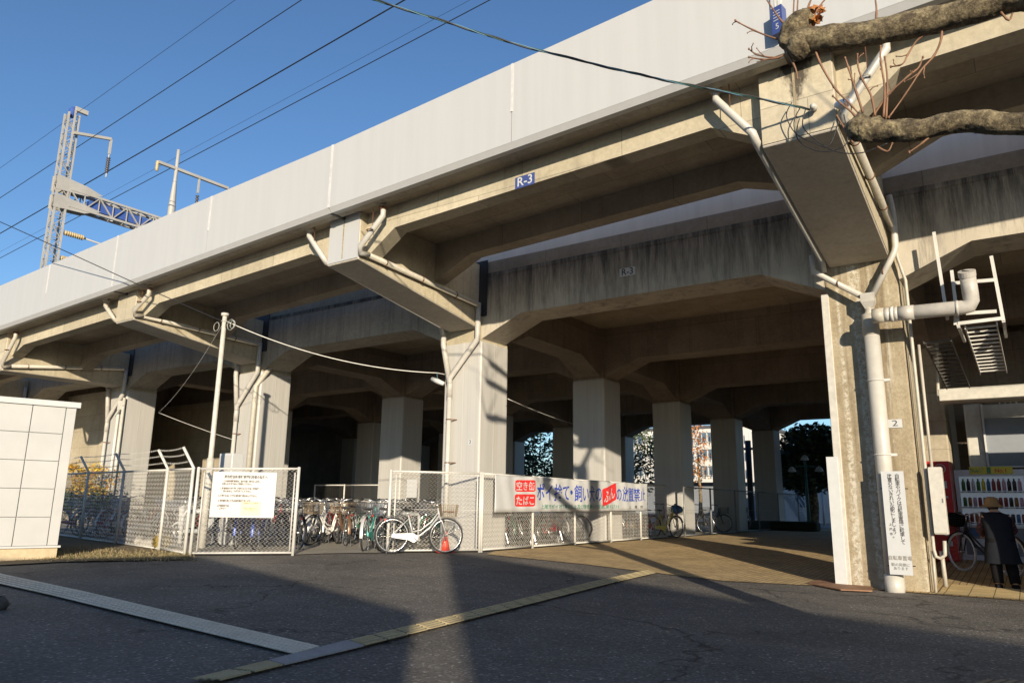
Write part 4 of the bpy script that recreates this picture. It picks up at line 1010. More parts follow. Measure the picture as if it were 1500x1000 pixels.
m.ball(p + V((0, .12, .16)), .17, .17, .17, 12, 8, .06); m.build('tuft_core', 'bush_yellow', o, True); m = MB(); leaves(m, p + V((0, .12, .16)), .19, .19, .19, 300, .03, .9); m.build('blades', 'grass_blade', o)
m = MB()
A = [P2(0, 826), P2(276, 818)]
for _ in range(3800):
    t = random.random(); u = t * 280; v = random.triangular(800 + 6 * (t > .6), 823, 818); p = onG(u, v)
    if p.y > 8.3 + (-13.08 - p.x) * .19 + .05 and p.x < -13: 
        if random.random() < .6: continue
    k = random.uniform(.02, .07); a = random.uniform(0, 6.28); d = V((cos(a), sin(a), 0)) * .006; tip = V((random.gauss(0, .02), random.gauss(0, .02), k))
    p.z += .02; m.add([p - d, p + d, p + tip], [(0, 1, 2)])
tag(m.build('verge_grass', 'grass_blade'), 'short dry grass and fallen leaves along the foot of the barbed wire fence', 'grass', kind='stuff')

m = MB()
for _ in range(900):
    p = onG(random.random() * 290, random.uniform(805, 824)); p.z += .026; a = random.uniform(0, 6.28); k = random.uniform(.012, .035); d = V((cos(a), sin(a), random.uniform(-.3, .5))) * k; e = V((-sin(a), cos(a), random.uniform(-.2, .4))) * k * .6
    m.add([p - d, p + e, p + d, p - e + V((0, 0, .01))], [(0, 1, 2, 3)])
tag(m.build('leaf_litter', 'litter'), 'scattered dry brown leaves on the verge in front of the barbed wire fence', 'leaf litter', kind='stuff')
# ------------------------------------------------------------------ white panelled shed
SH = T('panelled_shed', 'white panelled shed with a white cap rail and tan base at the left edge', 'shed', (-16, 6.5, .1))
c0 = onG(82, 819); zt = None
d = W(118, 590); 
topc = CAM + d * ((c0.xy.length) / V((d.x, d.y)).length)
Hs = topc.z
e0 = atz(-30, 818, .1); dirS = V((-1, -.75, 0)).normalized()
q0 = onG(82, 819); q1 = onG(0, 821); dirS = V((-.276, -.961, 0)).normalized(); q1 = q0 + dirS
nS = V((-dirS.y, dirS.x, 0)); nS = nS if nS.x < 0 else -nS
def shp(a, b, z): return q0 + dirS * a + nS * b + V((0, 0, z - q0.z))
def sbox(m, a0, a1, b0, b1, z0, z1): m.loft([shp(a, b, z0) for a, b in ((a0, b0), (a1, b0), (a1, b1), (a0, b1))], [shp(a, b, z1) for a, b in ((a0, b0), (a1, b0), (a1, b1), (a0, b1))]); return m
zb0_ = q0.z + .22
sbox(MB(), .03, 6, .03, 3.2, zb0_, Hs - .08).build('wall_core', 'seam', SH)
sbox(MB(), .0, 6.05, .02, 3.25, -.05, zb0_ - .015).build('base', 'shed_base', SH)
sbox(MB(), -.04, 6.05, -.02, 3.25, zb0_ - .014, zb0_ + .02).build('sill', 'white_paint', SH)
sbox(MB(), -.05, 6.05, -.04, 3.3, Hs - .10, Hs).build('cap_rail', 'white_paint', SH)
uw = onpl(60, 700, (q0.x, q0.y), (q1.x, q1.y)); 
aw = .16; a = .0; k = 0; edges = [0, .17]
x = .17; pw = abs((onpl(36, 700, (q0.x, q0.y), (q1.x, q1.y)) - onpl(78, 700, (q0.x, q0.y), (q1.x, q1.y))).length)
while x < 5.5: x += .52; edges.append(x)
hz = (Hs - .1 - zb0_ - .02) / 5
for i in range(len(edges) - 1):
    for r_i in range(5 if i else 1):
        z0 = zb0_ + .025 + (hz * r_i if i else 0); z1 = z0 + (hz - .008 if i else hz * 5 - .01)
        bevel(sbox(MB(), edges[i] + .006, edges[i + 1] - .006, .0, .03, z0, z1).build('wall_panel', 'shed_white', SH), .004)
# ------------------------------------------------------------------ walls behind
o = tag(MB().box(-60, -25.2, 18.4, 18.68, -.1, 5.22).build('concrete_wall', 'concrete_wall'), 'long board-marked concrete wall closing the viaduct behind the shed', 'wall')
o = tag(MB().box(-60, -28.0, 14.4, 14.7, -.1, 5.22).build('infill_wall', 'concrete_wall'), 'sunlit concrete wall between the far left pillars just right of the shed', 'wall')
o = tag(MB().box(-120, -29, 37.2, 37.6, -.1, 6.2).build('concrete_wall', 'concrete_inner'), 'dark wall far back under the viaduct behind the bicycles', 'wall')

# ------------------------------------------------------------------ steel pole, cables, security camera
S_ = aty(383, 573, 12.84); best = None
for k in range(100):
    q = S_ - SUN * (2 + k * .05); c = R3.transposed() @ (q - CAM); u = CU + F * c.x / c.z; v = CV - F * c.y / c.z
    e = (u - 330) ** 2 + (v - 460) ** 2
    if best is None or e < best[0]: best = (e, q)
PT = aty(330, 459, best[1].y); px_, py_ = PT.x, PT.y
PO = T('steel_pole', 'slim pale steel pole with cable loops at its top, behind the notice gate', 'pole', (px_, py_, G(px_, py_)))
MB().tube([(px_, py_, 0), (px_, py_, 2.05)], .075, 14).build('lower_tube', 'post_cream', PO, True)
MB().tube([(px_, py_, 2.0), (px_, py_, 2.1), (px_, py_, PT.z - .05)], [.06, .055, .05], 14).build('upper_tube', 'post_cream', PO, True)
MB().tube([(px_, py_, PT.z - .06), (px_, py_, PT.z)], .085, 14).build('cap', 'post_cream', PO, True)
PC = V((px_, py_, PT.z - .18))
m = MB()
for dx, rr, mt in ((-.30, .10, 0), (.26, .12, 0), (.33, .09, 0)): m.ring(PC + V((dx * .8, dx * .1, -.1)), rr, .0045, 'y', 20, 5)
m.build('cable_loop', 'wire_white', PO, True)
m = MB().ring(PC + V((.16, .0, -.10)), .11, .005, 'y', 20, 5).build('cable_loop', 'wire_green', PO, True)
MB().ring(PC, .058, .012, 'z', 14, 5).build('cable_band', 'galv', PO, True)
p = aty(341, 663, py_ + .6); PB = T('meter_box', 'white upright cabinet beside the steel pole behind the notice', 'cabinet', (px_ + .75, py_ + .7, .2))
a = aty(322, 664, py_ + .7); b_ = aty(341, 664, py_ + .7); bevel(MB().box(a.x, b_.x, py_ + .7, py_ + 1.0, G(a.x, py_), a.z).build('cabinet_body', 'white_paint', PB), .01); MB().box(a.x + .03, b_.x - .03, py_ + .69, py_ + .698, G(a.x, py_) + .1, a.z - .05).build('cabinet_door', 'shed_white', PB)
def wire(label, p0, p1, r, mat, sag=0, group=None, n=20):
    o = MB().tube(arc(p0, p1, sag, n), r, 5).build('overhead_cable', mat, None, True); return tag(o, label, 'cable', group)
CM = aty(640, 546, 12.6)
wire('thin white cable sagging from the steel pole to the camera pillar', PC + V((.05, 0, 0)), CM, .011, 'wire_white', .25)
o = MB().tube(cr([aty(-150, 262, 6.4), aty(0, 325, 7.4), aty(190, 411, 8.55), aty(262, 443, 9.1), PC - V((.05, 0, 0))], 8), .011, 5).build('overhead_cable', 'wire_black', None, True); tag(o, 'dark cable crossing the parapet from the upper left down to the steel pole', 'cable')
SCM = T('security_camera', 'small white security camera on the left side of the pillar numbered 3', 'camera', (XL[5], 12.6, CM.z))
c = aty(641, 552, 12.7); MB().tube([CM, (XL[5] + .02, 12.9, CM.z)], .012, 6).build('mount_arm', 'galv', SCM)
p0, p1 = aty(633, 555, 12.6), aty(650, 562, 12.6); MB().tube([p0, p0.lerp(p1, .5), p1], [.05, .06, .045], 12).build('camera_housing', 'white_paint', SCM, True)
MB().tube([CM, CM + V((.02, 0, -.12)), p0.lerp(p1, .7)], .007, 5).build('lead', 'wire_blue', SCM, True)
a, b_ = aty(744, 584, 13.5), aty(806, 607, 17.5); wire('thin pale cable running under the viaduct from the pillar numbered 3', a, b_ + (b_ - a), .010, 'wire_white', .05)
m_ = aty(232, 604, 12.6); wire('thin pale cable running right from the leftmost visible pillar', m_, aty(395, 660, 14), .007, 'wire_white', .05)
wire('thin cable rising from the leftmost visible pillar up to the steel pole', m_, PC, .0045, 'wire_white', .22)
CD = T('cable_bracket', 'pair of cable standpipes with fittings on the pillar left of the steel pole', 'conduit', (XR[3], 12.7, 0))
MB().tube([(XR[3] - .28, 12.78, 0), (XR[3] - .28, 12.78, 4.55)], .045, 8).build('standpipe', 'galv', CD, True); MB().tube([(XR[3] + .05, 12.75, 0), (XR[3] + .05, 12.75, 4.45)], .05, 8).build('standpipe', 'post_cream', CD, True)
m = MB(); m.box(XR[3] - .2, XR[3] + .02, 12.68, 12.8, 4.05, 4.35); m.obox((XR[3] - .35, 12.72, 3.85), (XR[3] + .1, 12.72, 4.2), .05, .04); m.build('fitting', 'galv', CD)
# the street cable to the bracket of pillar 2
ins = aty(1193, 160, 9.06)
T2 = T('twisted_cable', 'twisted black, green and blue cable sagging across the parapet to the bracket insulator', 'cable', ins)
P_ = [aty(480, -22, 5.2), aty(548, 0, 5.4), aty(655, 33, 5.9), aty(760, 66, 6.4), aty(900, 101, 7.1), aty(1000, 123, 7.8), aty(1100, 142, 8.5), ins + V((-.05, -.02, 0))]
base = cr(P_, 14)
for k, mt in enumerate(('wire_black', 'wire_green', 'wire_blue')):
    m = MB(); m.tube([p + V((0, cos(i * .55 + k * 2.09), sin(i * .55 + k * 2.09))) * (.011, .009, .009)[k] for i, p in enumerate(base)], (.0105, .0065, .006)[k], 6); m.build('strand', mt, T2, True)
IN = T('wire_insulator', 'pale knob insulator fixed on the face of the nearest bracket', 'insulator', ins)
MB().tube([ins + V((0, .05, 0)), ins + V((0, -.02, 0)), ins + V((0, -.03, 0)), ins + V((0, -.06, 0)), ins + V((0, -.07, 0)), ins + V((0, -.1, 0))], [.02, .02, .045, .045, .03, .035], 12).build('knob', 'pipe_white', IN, True)
WH = T('cable_entry_hood', 'pale blue-grey hooded cable entry at the corner of the nearest bracket', 'cable entry', ins)
h = aty(1235, 152, 9.0); MB().ball(h, .11, .07, .055, 12, 8).build('hood', 'vend_white', WH, True)
m = MB()
for a in ([(1172, 158), (1163, 180), (1172, 208), (1205, 222), (1240, 210), (1236, 168)], [(1180, 160), (1176, 185), (1195, 205), (1225, 222), (1262, 224), (1300, 210)], [(1160, 150), (1152, 170), (1166, 196), (1190, 208), (1215, 213), (1232, 165)]):
    m.tube(cr([aty(u, v, 8.98) for u, v in a], 6), .007, 5)
m.build('cable_loop', 'wire_black', WH, True)
# blue box sign on the parapet
p = aty(1139, 30, 8.56); BS = T('parapet_sign_box', 'dark blue box sign with white marks hung on the parapet behind the branch', 'sign', p)
MB().loft([p + V((dx, dy, -.2)) for dx, dy in ((-.07, -.02), (.07, -.06), (.09, .08), (-.06, .08))], [p + V((dx, dy, .17)) for dx, dy in ((-.07, -.02), (.07, -.06), (.09, .08), (-.06, .08))]).build('box_body', 'sign_blue', BS)
xd = V((.14, -.04, 0)).normalized(); 
text('lettering', '5', .11, 'sign_white', p + V((0, -.0425, -.11)), xd, ZD, BS)
for k in range(4):
    q = p + V((0, -.0425, .1 - k * .04)); MB().obox(q - xd * .045, q + xd * .045, .002, .01).build('white_stroke', 'sign_white', BS)
MB().tube([p + V((-.03, .04, .15)), p + V((-.03, .05, 1.2))], .008, 5).tube([p + V((.03, .04, .15)), p + V((.03, .05, 1.2))], .008, 5).build('hanging_rod', 'galv', BS)

# ------------------------------------------------------------------ catenary mast and overhead wires
YM = 13.6
def depth(p): return (R3.transposed() @ (V(p) - CAM)).z
b0 = aty(72, 388, YM); MXc = b0.x; zb_m = 6.3; zt_m = aty(107, 168, YM).z
MA = T('catenary_mast', 'tall pale lattice steel mast rising behind the parapet, with a lattice beam to the right', 'mast', (MXc, YM, 6.5))
def lattice(name, A, B, wx, wy, n, par, r=.035, rc=.05, ax=None):
    A, B = V(A), V(B); d = (B - A).normalized(); sx, sy = ax
    sx, sy = V(sx) * wx / 2, V(sy) * wy / 2
    for i, j in ((-1, -1), (1, -1), (1, 1), (-1, 1)): MB().obox(A + sx * i + sy * j, B + sx * i + sy * j, rc * 2, rc * 2).build('chord', 'mast_steel', par)
    cs = [(-1, -1), (1, -1), (1, 1), (-1, 1)]
    m = MB()
    for f in range(4):
        p, q = cs[f], cs[(f + 1) % 4]
        for k in range(n):
            a = A.lerp(B, k / n) + sx * (p if k % 2 else q)[0] + sy * (p if k % 2 else q)[1]; b = A.lerp(B, (k + 1) / n) + sx * (q if k % 2 else p)[0] + sy * (q if k % 2 else p)[1]
            m.obox(a, b, r * 2, r * 1.2)
            m.obox(A.lerp(B, k / n) + sx * p[0] + sy * p[1], A.lerp(B, k / n) + sx * q[0] + sy * q[1], r * 1.4, r)
    m.build('lacing', 'mast_steel', par)
lattice('m', (MXc, YM, zb_m), (MXc, YM, zt_m), .40, .44, 24, MA, .022, .034, ((1, 0, 0), (0, 1, 0)))
MB().ball((MXc, YM, zt_m + .12), .18, .18, .28, 10, 7).build('blue_cap_net', 'net_blue', MA, True)
ptop = aty(123, 150, YM); MB().obox((MXc + .30, YM, zt_m - 2.6), (MXc + .30, YM, ptop.z), .07, .07).build('top_post', 'mast_steel', MA); MB().obox((MXc + .30, YM, ptop.z - .12), (MXc + .30, YM + .5, ptop.z - .12), .14, .2).build('top_bracket', 'mast_steel', MA)
zA = aty(120, 188, YM).z; e1 = atx(163, 204, MXc + .4)
MB().obox((MXc + .4, YM, zA), (MXc + .4, e1.y, e1.z), .12, .12).build('arm', 'mast_steel', MA); MB().obox((MXc + .4, e1.y, e1.z), (MXc + .4, e1.y, e1.z - .75), .09, .09).build('arm_drop', 'mast_steel', MA)
def insul(p, h, par, mt='insulator_dark', ax=V((0, 0, -1))):
    m = MB(); n = 7
    for k in range(n):
        c = V(p) + ax * h * k / n; m.tube([c, c + ax * h / n * .45, c + ax * h / n], [.10, .05, .05], 8)
    m.build('insulator', mt, par, True)
insul((MXc + .4, e1.y, e1.z - .95), .75, MA)
MB().tube([(MXc + .4, e1.y, e1.z - .7), (MXc + .4, e1.y, e1.z - 1.9)], .03, 6).build('drop_rod', 'mast_steel', MA)
zt_b, zb_b = aty(108, 262, YM).z, aty(98, 298, YM).z
YE = atx(245, 320, MXc).y; 
lattice('b', (MXc, YM + .3, (zt_b + zb_b) / 2), (MXc, YE + 5, (zt_b + zb_b) / 2 + .1), .42, (zt_b - zb_b) * .72, 15, MA, .035, .05, ((1, 0, 0), (0, 0, 1)))
for s in (-.23, .23):
    m = MB(); m.loft([(MXc + s - .01, YM - .3, z) for z in (zb_b - .25, zt_b + .2)] + [(MXc + s - .01, YM + 1.9, (zt_b)), (MXc + s - .01, YM + 1.6, zb_b + .35)], [(MXc + s + .01, YM - .3, z) for z in (zb_b - .25, zt_b + .2)] + [(MXc + s + .01, YM + 1.9, (zt_b)), (MXc + s + .01, YM + 1.6, zb_b + .35)]) if False else None
    for z0, z1, zz in ((zt_b - .35, zt_b + .35, zt_b), (zb_b - .1, zb_b + .55, zb_b + .3)):
        m = MB(); A_ = [(MXc + s, YM - .3, z0), (MXc + s, YM + 1.0, z0 + .1), (MXc + s, YM + 1.7, zz), (MXc + s, YM + 1.0, z1 - .15), (MXc + s, YM - .3, z1)]
        m.loft([(x - .012, y, z) for x, y, z in A_], [(x + .012, y, z) for x, y, z in A_]); m.build('gusset_plate', 'mast_steel', MA)
m = MB(); m.box(MXc - .16, MXc + .16, YM + 1.2, YE, zb_b + .3, zt_b - .35); m.build('net_strip', 'net_blue', MA)
for u, v, u2 in ((96, 333, 125), (84, 373, 108)):
    z = aty(u, v, YM).z; yy = atx(u2, v + 6, MXc + .3).y
    m = MB(); n = 9
    for k in range(n):
        c = V((MXc + .3, YM + .3, z)).lerp(V((MXc + .3, yy, z - .0)), k / n); m.tube([c, c + V((0, (yy - YM) / n * .5, 0)), c + V((0, (yy - YM) / n, 0))], [.13, .07, .06], 8)
    m.build('insulator', 'insulator', MA, True)
z = aty(96, 333, YM).z; MB().tube([(MXc + .3, YM + 1, z), (MXc + .3, YM + 5.2, z - .25)], .04, 6).build('steady_rod', 'mast_steel', MA, True)
# second post standing beyond, on the same beam
q = atx(250, 318, MXc); Y2 = q.y
M2 = T('feeder_post', 'slender pale post with a long cross arm beyond the lattice mast', 'mast', (MXc, Y2, q.z))
qt = aty(257, 222, Y2); MB().tube([(MXc, Y2, q.z - 2), (MXc, Y2, q.z + .5), (MXc, Y2, q.z + 2), (MXc, Y2, qt.z)], [.2, .18, .09, .08], 8).build('post', 'mast_steel', M2, True)
ar0, ar1 = atx(231, 237, MXc), atx(334, 276, MXc); MB().obox(ar0, ar1, .14, .14).build('cross_arm', 'mast_steel', M2); insul(ar0, .5, M2, 'insulator')
q = atx(292, 262, MXc); MB().obox(q, q - V((0, 0, .8)), .08, .08).build('drop', 'mast_steel', M2); insul(q - V((0, 0, .95)), 1.1, M2)
def skyw(label, u0, v0, u1, v1, Y, r, ext0=.4, ext1=.6, sag=.0):
    a, b = aty(u0, v0, Y), aty(u1, v1, Y); d = b - a
    return wire(label, a - d * ext0, b + d * ext1, r, 'wire_black', sag, 'overhead railway wires against the sky')
skyw('thinnest railway wire in the sky, the one touching the mast top', 65, 200, 345, 0, YM, .008, .4, .5)
skyw('upper thick railway wire passing just right of the mast top arm', 0, 290, 442, 0, YM + .5, .016, .3, .3)
skyw('thickest railway wire, crossing at the mast arm insulator', 0, 342, 593, 0, YM + 2, .025, .3, .3)
skyw('faint railway wire right of the thickest one', 0, 369, 689, 0, YM + 6, .007, .3, .3)
skyw('rightmost railway wire disappearing behind the parapet', 0, 378, 718, 0, YM + 6, .020, .3, .3)

# ------------------------------------------------------------------ the pollarded street tree at the right
TR = T('pollarded_tree', 'pollarded street tree with knobbly lopped branches and red-brown twigs reaching in from the right', 'tree', (1.0, 5.3, 0))
def knobbly(pts, rs, mat='bark', n=14, name='branch'):
    P = cr([V(p) for p in pts], 5); m = len(P); R_ = []
    for i in range(m):
        t = i / (m - 1) * (len(rs) - 1); k = min(int(t), len(rs) - 2); R_.append((rs[k] + (rs[k + 1] - rs[k]) * (t - k)) * (1 + random.uniform(-.05, .05)))
    mb = MB(); mb.tube(P, R_, n); o = None
    mb.v = [tuple(V(p) + V((random.gauss(0, .0035), random.gauss(0, .0035), random.gauss(0, .0035)))) for p in mb.v]
    o = mb.build(name, mat, TR, True); s = o.modifiers.new('s', 'SUBSURF'); s.levels = 2; s.render_levels = 2
    for tx, st in ((TXA, .022), (TXB, .011)): d_ = o.modifiers.new('d', 'DISPLACE'); d_.texture = tx; d_.texture_coords = 'GLOBAL'; d_.strength = st; d_.mid_level = .5
    return o
TXA = bpy.data.textures.new('knots', 'CLOUDS'); TXA.noise_scale = .16; TXB = bpy.data.textures.new('rough', 'CLOUDS'); TXB.noise_scale = .018
knobbly([(1.0, 5.3, -.1), (1.0, 5.3, .5), (.98, 5.32, 2), (.96, 5.35, 3.4), (.95, 5.35, 4.4)], [.27, .21, .19, .2, .24], name='trunk')
Y1 = 5.4
def T1(u, v, dy=0): return aty(u, v, Y1 + dy)
knobbly([T1(1152, 62), T1(1175, 60), T1(1210, 57), T1(1270, 50), T1(1340, 35), T1(1420, 17), T1(1500, -8), (.8, 5.35, 4.35)], [.07, .105, .10, .092, .095, .098, .11, .15])
knobbly([T1(1148, 72), T1(1160, 50), T1(1175, 32), T1(1190, 20)], [.05, .11, .10, .06], name='knob')
knobbly([T1(1252, 192), T1(1266, 190), T1(1300, 192), T1(1350, 190), T1(1410, 178), T1(1500, 182), (.8, 5.35, 3.5)], [.06, .095, .085, .075, .07, .075, .13])
knobbly([T1(1256, 204), T1(1260, 188), T1(1272, 172)], [.05, .10, .05], name='knob')
knobbly([T1(1270, 208), T1(1280, 190), T1(1296, 176)], [.04, .095, .05], name='knob')
knobbly([T1(1160, 84), T1(1172, 68), T1(1186, 48)], [.05, .115, .08], name='knob')
m = MB(); leaves(m, T1(1191, 24), .085, .06, .07, 90, .035, .6); m.build('dry_leaves', 'leaf_autumn', TR)
TW = [[(1150, 60), (1130, 55), (1105, 45), (1085, 35), (1077, 30)], [(1142, 85), (1125, 84), (1108, 80), (1097, 72)], [(1150, 80), (1135, 86), (1115, 87), (1097, 84)],
      [(1194, 74), (1205, 100), (1225, 132), (1245, 152), (1258, 167)], [(1164, 60), (1162, 30), (1164, -15)], [(1172, 55), (1168, 20), (1170, -15)], [(1178, 25), (1188, 0), (1196, -20)], [(1190, 28), (1204, 5), (1222, -15)], [(1158, 45), (1140, 25), (1118, -8)],
      [(1282, 40), (1284, 15), (1281, -8)], [(1366, 20), (1364, 32), (1371, 44)], [(1380, 38), (1378, 60), (1368, 82), (1350, 102), (1335, 125), (1318, 150), (1302, 172)],
      [(1362, 47), (1343, 60), (1330, 80), (1322, 94), (1305, 98)], [(1264, 165), (1252, 128), (1243, 100), (1238, 85)], [(1282, 170), (1276, 140), (1264, 118), (1257, 98), (1256, 80)], [(1294, 172), (1296, 130), (1290, 90), (1290, 68)],
      [(1278, 172), (1300, 140), (1330, 112), (1345, 100), (1352, 84)], [(1262, 182), (1248, 165), (1232, 152), (1220, 141)], [(1250, 210), (1235, 185), (1226, 170)], [(1360, 202), (1348, 212), (1332, 223)], [(1285, 215), (1300, 222), (1307, 210)],
      [(1448, 172), (1458, 186), (1470, 190)], [(1150, 70), (1165, 100), (1168, 115)], [(1466, 18), (1478, 30), (1484, 16)], [(1298, 175), (1300, 120), (1296, 84)]]
for t in TW:
    P = cr([T1(u, v, random.uniform(-.02, .02)) for u, v in t], 4); n = len(P); m = MB(); m.tube(P, [.0085 - .004 * i / n + (.0022 if i % 5 == 3 else 0) for i in range(n)], 6); m.ball(P[-1], .0085, .0085, .012, 6, 4); m.build('twig', 'bark_twig', TR, True)
    if n > 9:
        for q in random.sample(range(3, n - 2), 2):
            a = P[q]; d = (P[q + 1] - P[q]).normalized(); e = (d + V((random.gauss(0, .6), random.gauss(0, .3), random.gauss(0, .6)))).normalized(); L = random.uniform(.04, .11)
            MB().tube([a, a + e * L * .5 + d * .01, a + e * L], [.0048, .0038, .0028], 5).ball(a + e * L, .005, .005, .008, 6, 4).build('twig', 'bark_twig', TR, True)
# higher limbs of the same tree, outside the frame: their shadows fall on pillar 3 and the banner
knobbly([(.95, 5.35, 4.3), (1.1, 5.2, 5.4), (1.25, 5.0, 6.6)], [.24, .19, .16], name='trunk_top')
for (x, y, z), t in (((-9.75, 13.15, 4.29), 13.6), ((-9.75, 13.05, 3.85), 13.0), ((-9.75, 13.08, 3.05), 13.3), ((-9.77, 18.8, 2.9), 18.5)):
    tip = V((x, y, z)) - SUN * t; root = V((1.25, 5.0, 6.5)); mid = tip.lerp(root, .5) + V((.2, -.3, .35))
    knobbly([tip, tip.lerp(mid, .12), tip.lerp(mid, .6), mid, root], [.05, .085, .05, .06, .09])
    for _ in range(5):
        d = V((random.gauss(0, .3), random.gauss(0, .3), random.uniform(.3, .8))); m = MB(); m.tube([tip, tip + d * .5 + V((random.gauss(0, .04), 0, 0)), tip + d], [.009, .007, .004], 5); m.build('twig', 'bark_twig', TR, True)

gc = onG(1535, 1024); GR = T('tree_grating', 'dark round slatted grating in the road at the bottom right corner', 'grating', gc)
Rg = (onG(1452, 1000) - gc).length; gx = (onG(1500, 985) - onG(1440, 1004)).normalized(); gx.z = 0; gx.normalize(); gy = V((-gx.y, gx.x, 0))
MB().tube([(gc.x, gc.y, .006), (gc.x, gc.y, .012)], Rg, 40).build('base_plate', 'black', GR)
m = MB(); k = -Rg + .03
while k < Rg:
    hw = sqrt(max(0, Rg * Rg - k * k)) - .01
    if hw > .05: m.obox(gc + gy * k - gx * hw + V((0, 0, .02 - gc.z)), gc + gy * k + gx * hw + V((0, 0, .02 - gc.z)), .035, .016)
    k += .055
m.build('slats', 'board_brown', GR)
tag(MB().ball(onG(-6, 893) + V((0, 0, .05)), .09, .12, .09, 9, 6, .1).build('stone', 'steel_plate_grey', None, True), 'dark kerb stone at the extreme left edge of the road', 'stone')
# ------------------------------------------------------------------ vending machines and what stands round them
yW = 18.0; xw0 = aty(1405, 760, yW).x; gz_ = G(-1, 18)
VM = T('vending_machine', 'white drinks vending machine with three lit rows of bottles under a yellow No.1 banner', 'vending machine', (xw0 + .6, yW, gz_))
ztv = aty(1403, 688, yW).z; zbv = aty(1410, 822, yW).z; xw1 = xw0 + 1.25
hV = ztv - zbv
MB().box(xw0, xw1, yW + .12, yW + .75, zbv, ztv).build('cabinet', 'vend_white', VM)
m = MB(); fw = .07; zw0, zw1 = zbv + hV * .40, zbv + hV * .93
for a, b, c, d in ((xw0, xw0 + fw, zbv, ztv), (xw1 - fw, xw1, zbv, ztv), (xw0 + fw, xw1 - fw, zw1, ztv), (xw0 + fw, xw1 - fw, zw0 - .05, zw0), (xw0 + fw, xw1 - fw, zbv, zbv + .14)): m.box(a, b, yW, yW + .119, c, d)
m.build('front_frame', 'vend_white', VM)
MB().box(xw0 + fw, xw1 - fw, yW + .09, yW + .118, zw0, zw1).build('display_back', 'vend_inner', VM)
MB().box(xw0 + fw, xw1 - fw, yW + .05, yW + .10, zbv + .14, zw0 - .05).build('lower_panel', 'panel_grey', VM)
MB().box(xw0 + fw + .1, xw1 - .3, yW + .03, yW + .05, zbv + .30, zbv + .46).build('delivery_flap', 'vend_white', VM); MB().box(xw0 + fw + .35, xw0 + fw + .62, yW + .025, yW + .03, zbv + .34, zbv + .42).build('flap_sticker', 'yellow_card', VM)
MB().box(xw0 + fw + .02, xw0 + .55, yW + .02, yW + .05, zbv + .52, zw0 - .08).build('poster', 'bottle_blue', VM)
bc = ['bottle_green', 'bottle_dark', 'vend_white', 'bottle_green', 'yellow_card', 'bottle_blue', 'bottle_red', 'bottle_red', 'bottle_pink', 'bottle_dark', 'bottle_dark', 'bottle_pink', 'bottle_green', 'bottle_orange', 'bottle_pink', 'bottle_red', 'bottle_blue', 'bottle_orange', 'bottle_green', 'bottle_red', 'bottle_red', 'bottle_dark', 'bottle_orange', 'bottle_pink', 'bottle_red', 'bottle_red', 'bottle_orange', 'bottle_orange', 'bottle_dark', 'vend_white', 'bottle_red', 'bottle_orange', 'bottle_dark', 'bottle_dark', 'bottle_blue', 'bottle_red']
hr = (zw1 - zw0) / 3.1
for r_i in range(3):
    zz = zw1 - hr * (r_i + 1) + .02
    MB().box(xw0 + fw, xw1 - fw, yW + .01, yW + .09, zz - .035, zz - .01).build('shelf', 'white_paint', VM)
    for k in range(12):
        x = xw0 + fw + .07 + k * (xw1 - xw0 - 2 * fw - .12) / 11.3; hh = (.24, .18, .17)[r_i]; rr = .034
        MB().tube([(x, yW + .05, zz), (x, yW + .05, zz + hh * .7), (x, yW + .05, zz + hh * .86), (x, yW + .05, zz + hh)], [rr, rr, rr * .45, rr * .45] if r_i == 0 else [rr, rr, rr * .9, rr * .8], 10).build('bottle', bc[r_i * 12 + k], VM, True)
        MB().box(x - .02, x + .02, yW + .0, yW + .009, zz - .034, zz - .012).build('price_button', 'bottle_blue' if k % 3 else 'white_paint', VM)
MB().box(xw0 + .28, xw0 + 1.02, yW - .02, yW - .012, ztv - .09, ztv + .06).build('top_banner', 'yellow_card', VM)
c = V((xw0 + .65, yW - .022, ztv - .015)); text('lettering', 'おいしさで\n選ばれて', .05, 'ink_green', c + V((-.24, 0, .0)), XD, ZD, VM, line=1.0, bold=.001); text('lettering', 'No.1', .105, 'sign_red', c + V((.17, 0, -.01)), XD, ZD, VM, bold=.002)
MB().box(c.x - .07, c.x + .0, yW - .024, yW - .0205, ztv - .08, ztv + .05).build('banner_picture', 'bottle_green', VM)
yR = 17.3; xr1 = aty(1402, 790, yR).x; zR1 = aty(1388, 675, yR).z; zR0 = aty(1398, 822, yR).z
VR = T('vending_machine', 'red vending machine half hidden behind the weathered pillar', 'vending machine', (xr1 - .5, yR, gz_))
MB().box(xr1 - 1.1, xr1, yR + .05, yR + .75, zR0, zR1).build('cabinet', 'vend_red', VR); MB().box(xr1 - 1.08, xr1 - .0, yR, yR + .049, zR0 + .02, zR1 - .0).build('front_door', 'vend_red', VR)
for z, h, w_ in ((.58, .14, .13), (.50, .04, .13), (.38, .14, .09), (.20, .09, .07), (.12, .10, .12)):
    MB().box(xr1 - .20, xr1 - .20 + w_, yR - .012, yR - .004, zR0 + (zR1 - zR0) * z * 1.25, zR0 + (zR1 - zR0) * z * 1.25 + h).build('front_panel', 'sign_white', VR)
MB().ring((xr1 - .16, yR - .006, zR1 - .15), .09, .008, 'y', 22, 5).ring((xr1 - .16, yR - .006, zR1 - .15), .045, .007, 'y', 18, 5, -1.0, 4.1).tube([(xr1 - .16, yR - .006, zR1 - .15), (xr1 - .16, yR - .006, zR1 - .08)], .006, 5).build('round_emblem', 'sign_white', VR)
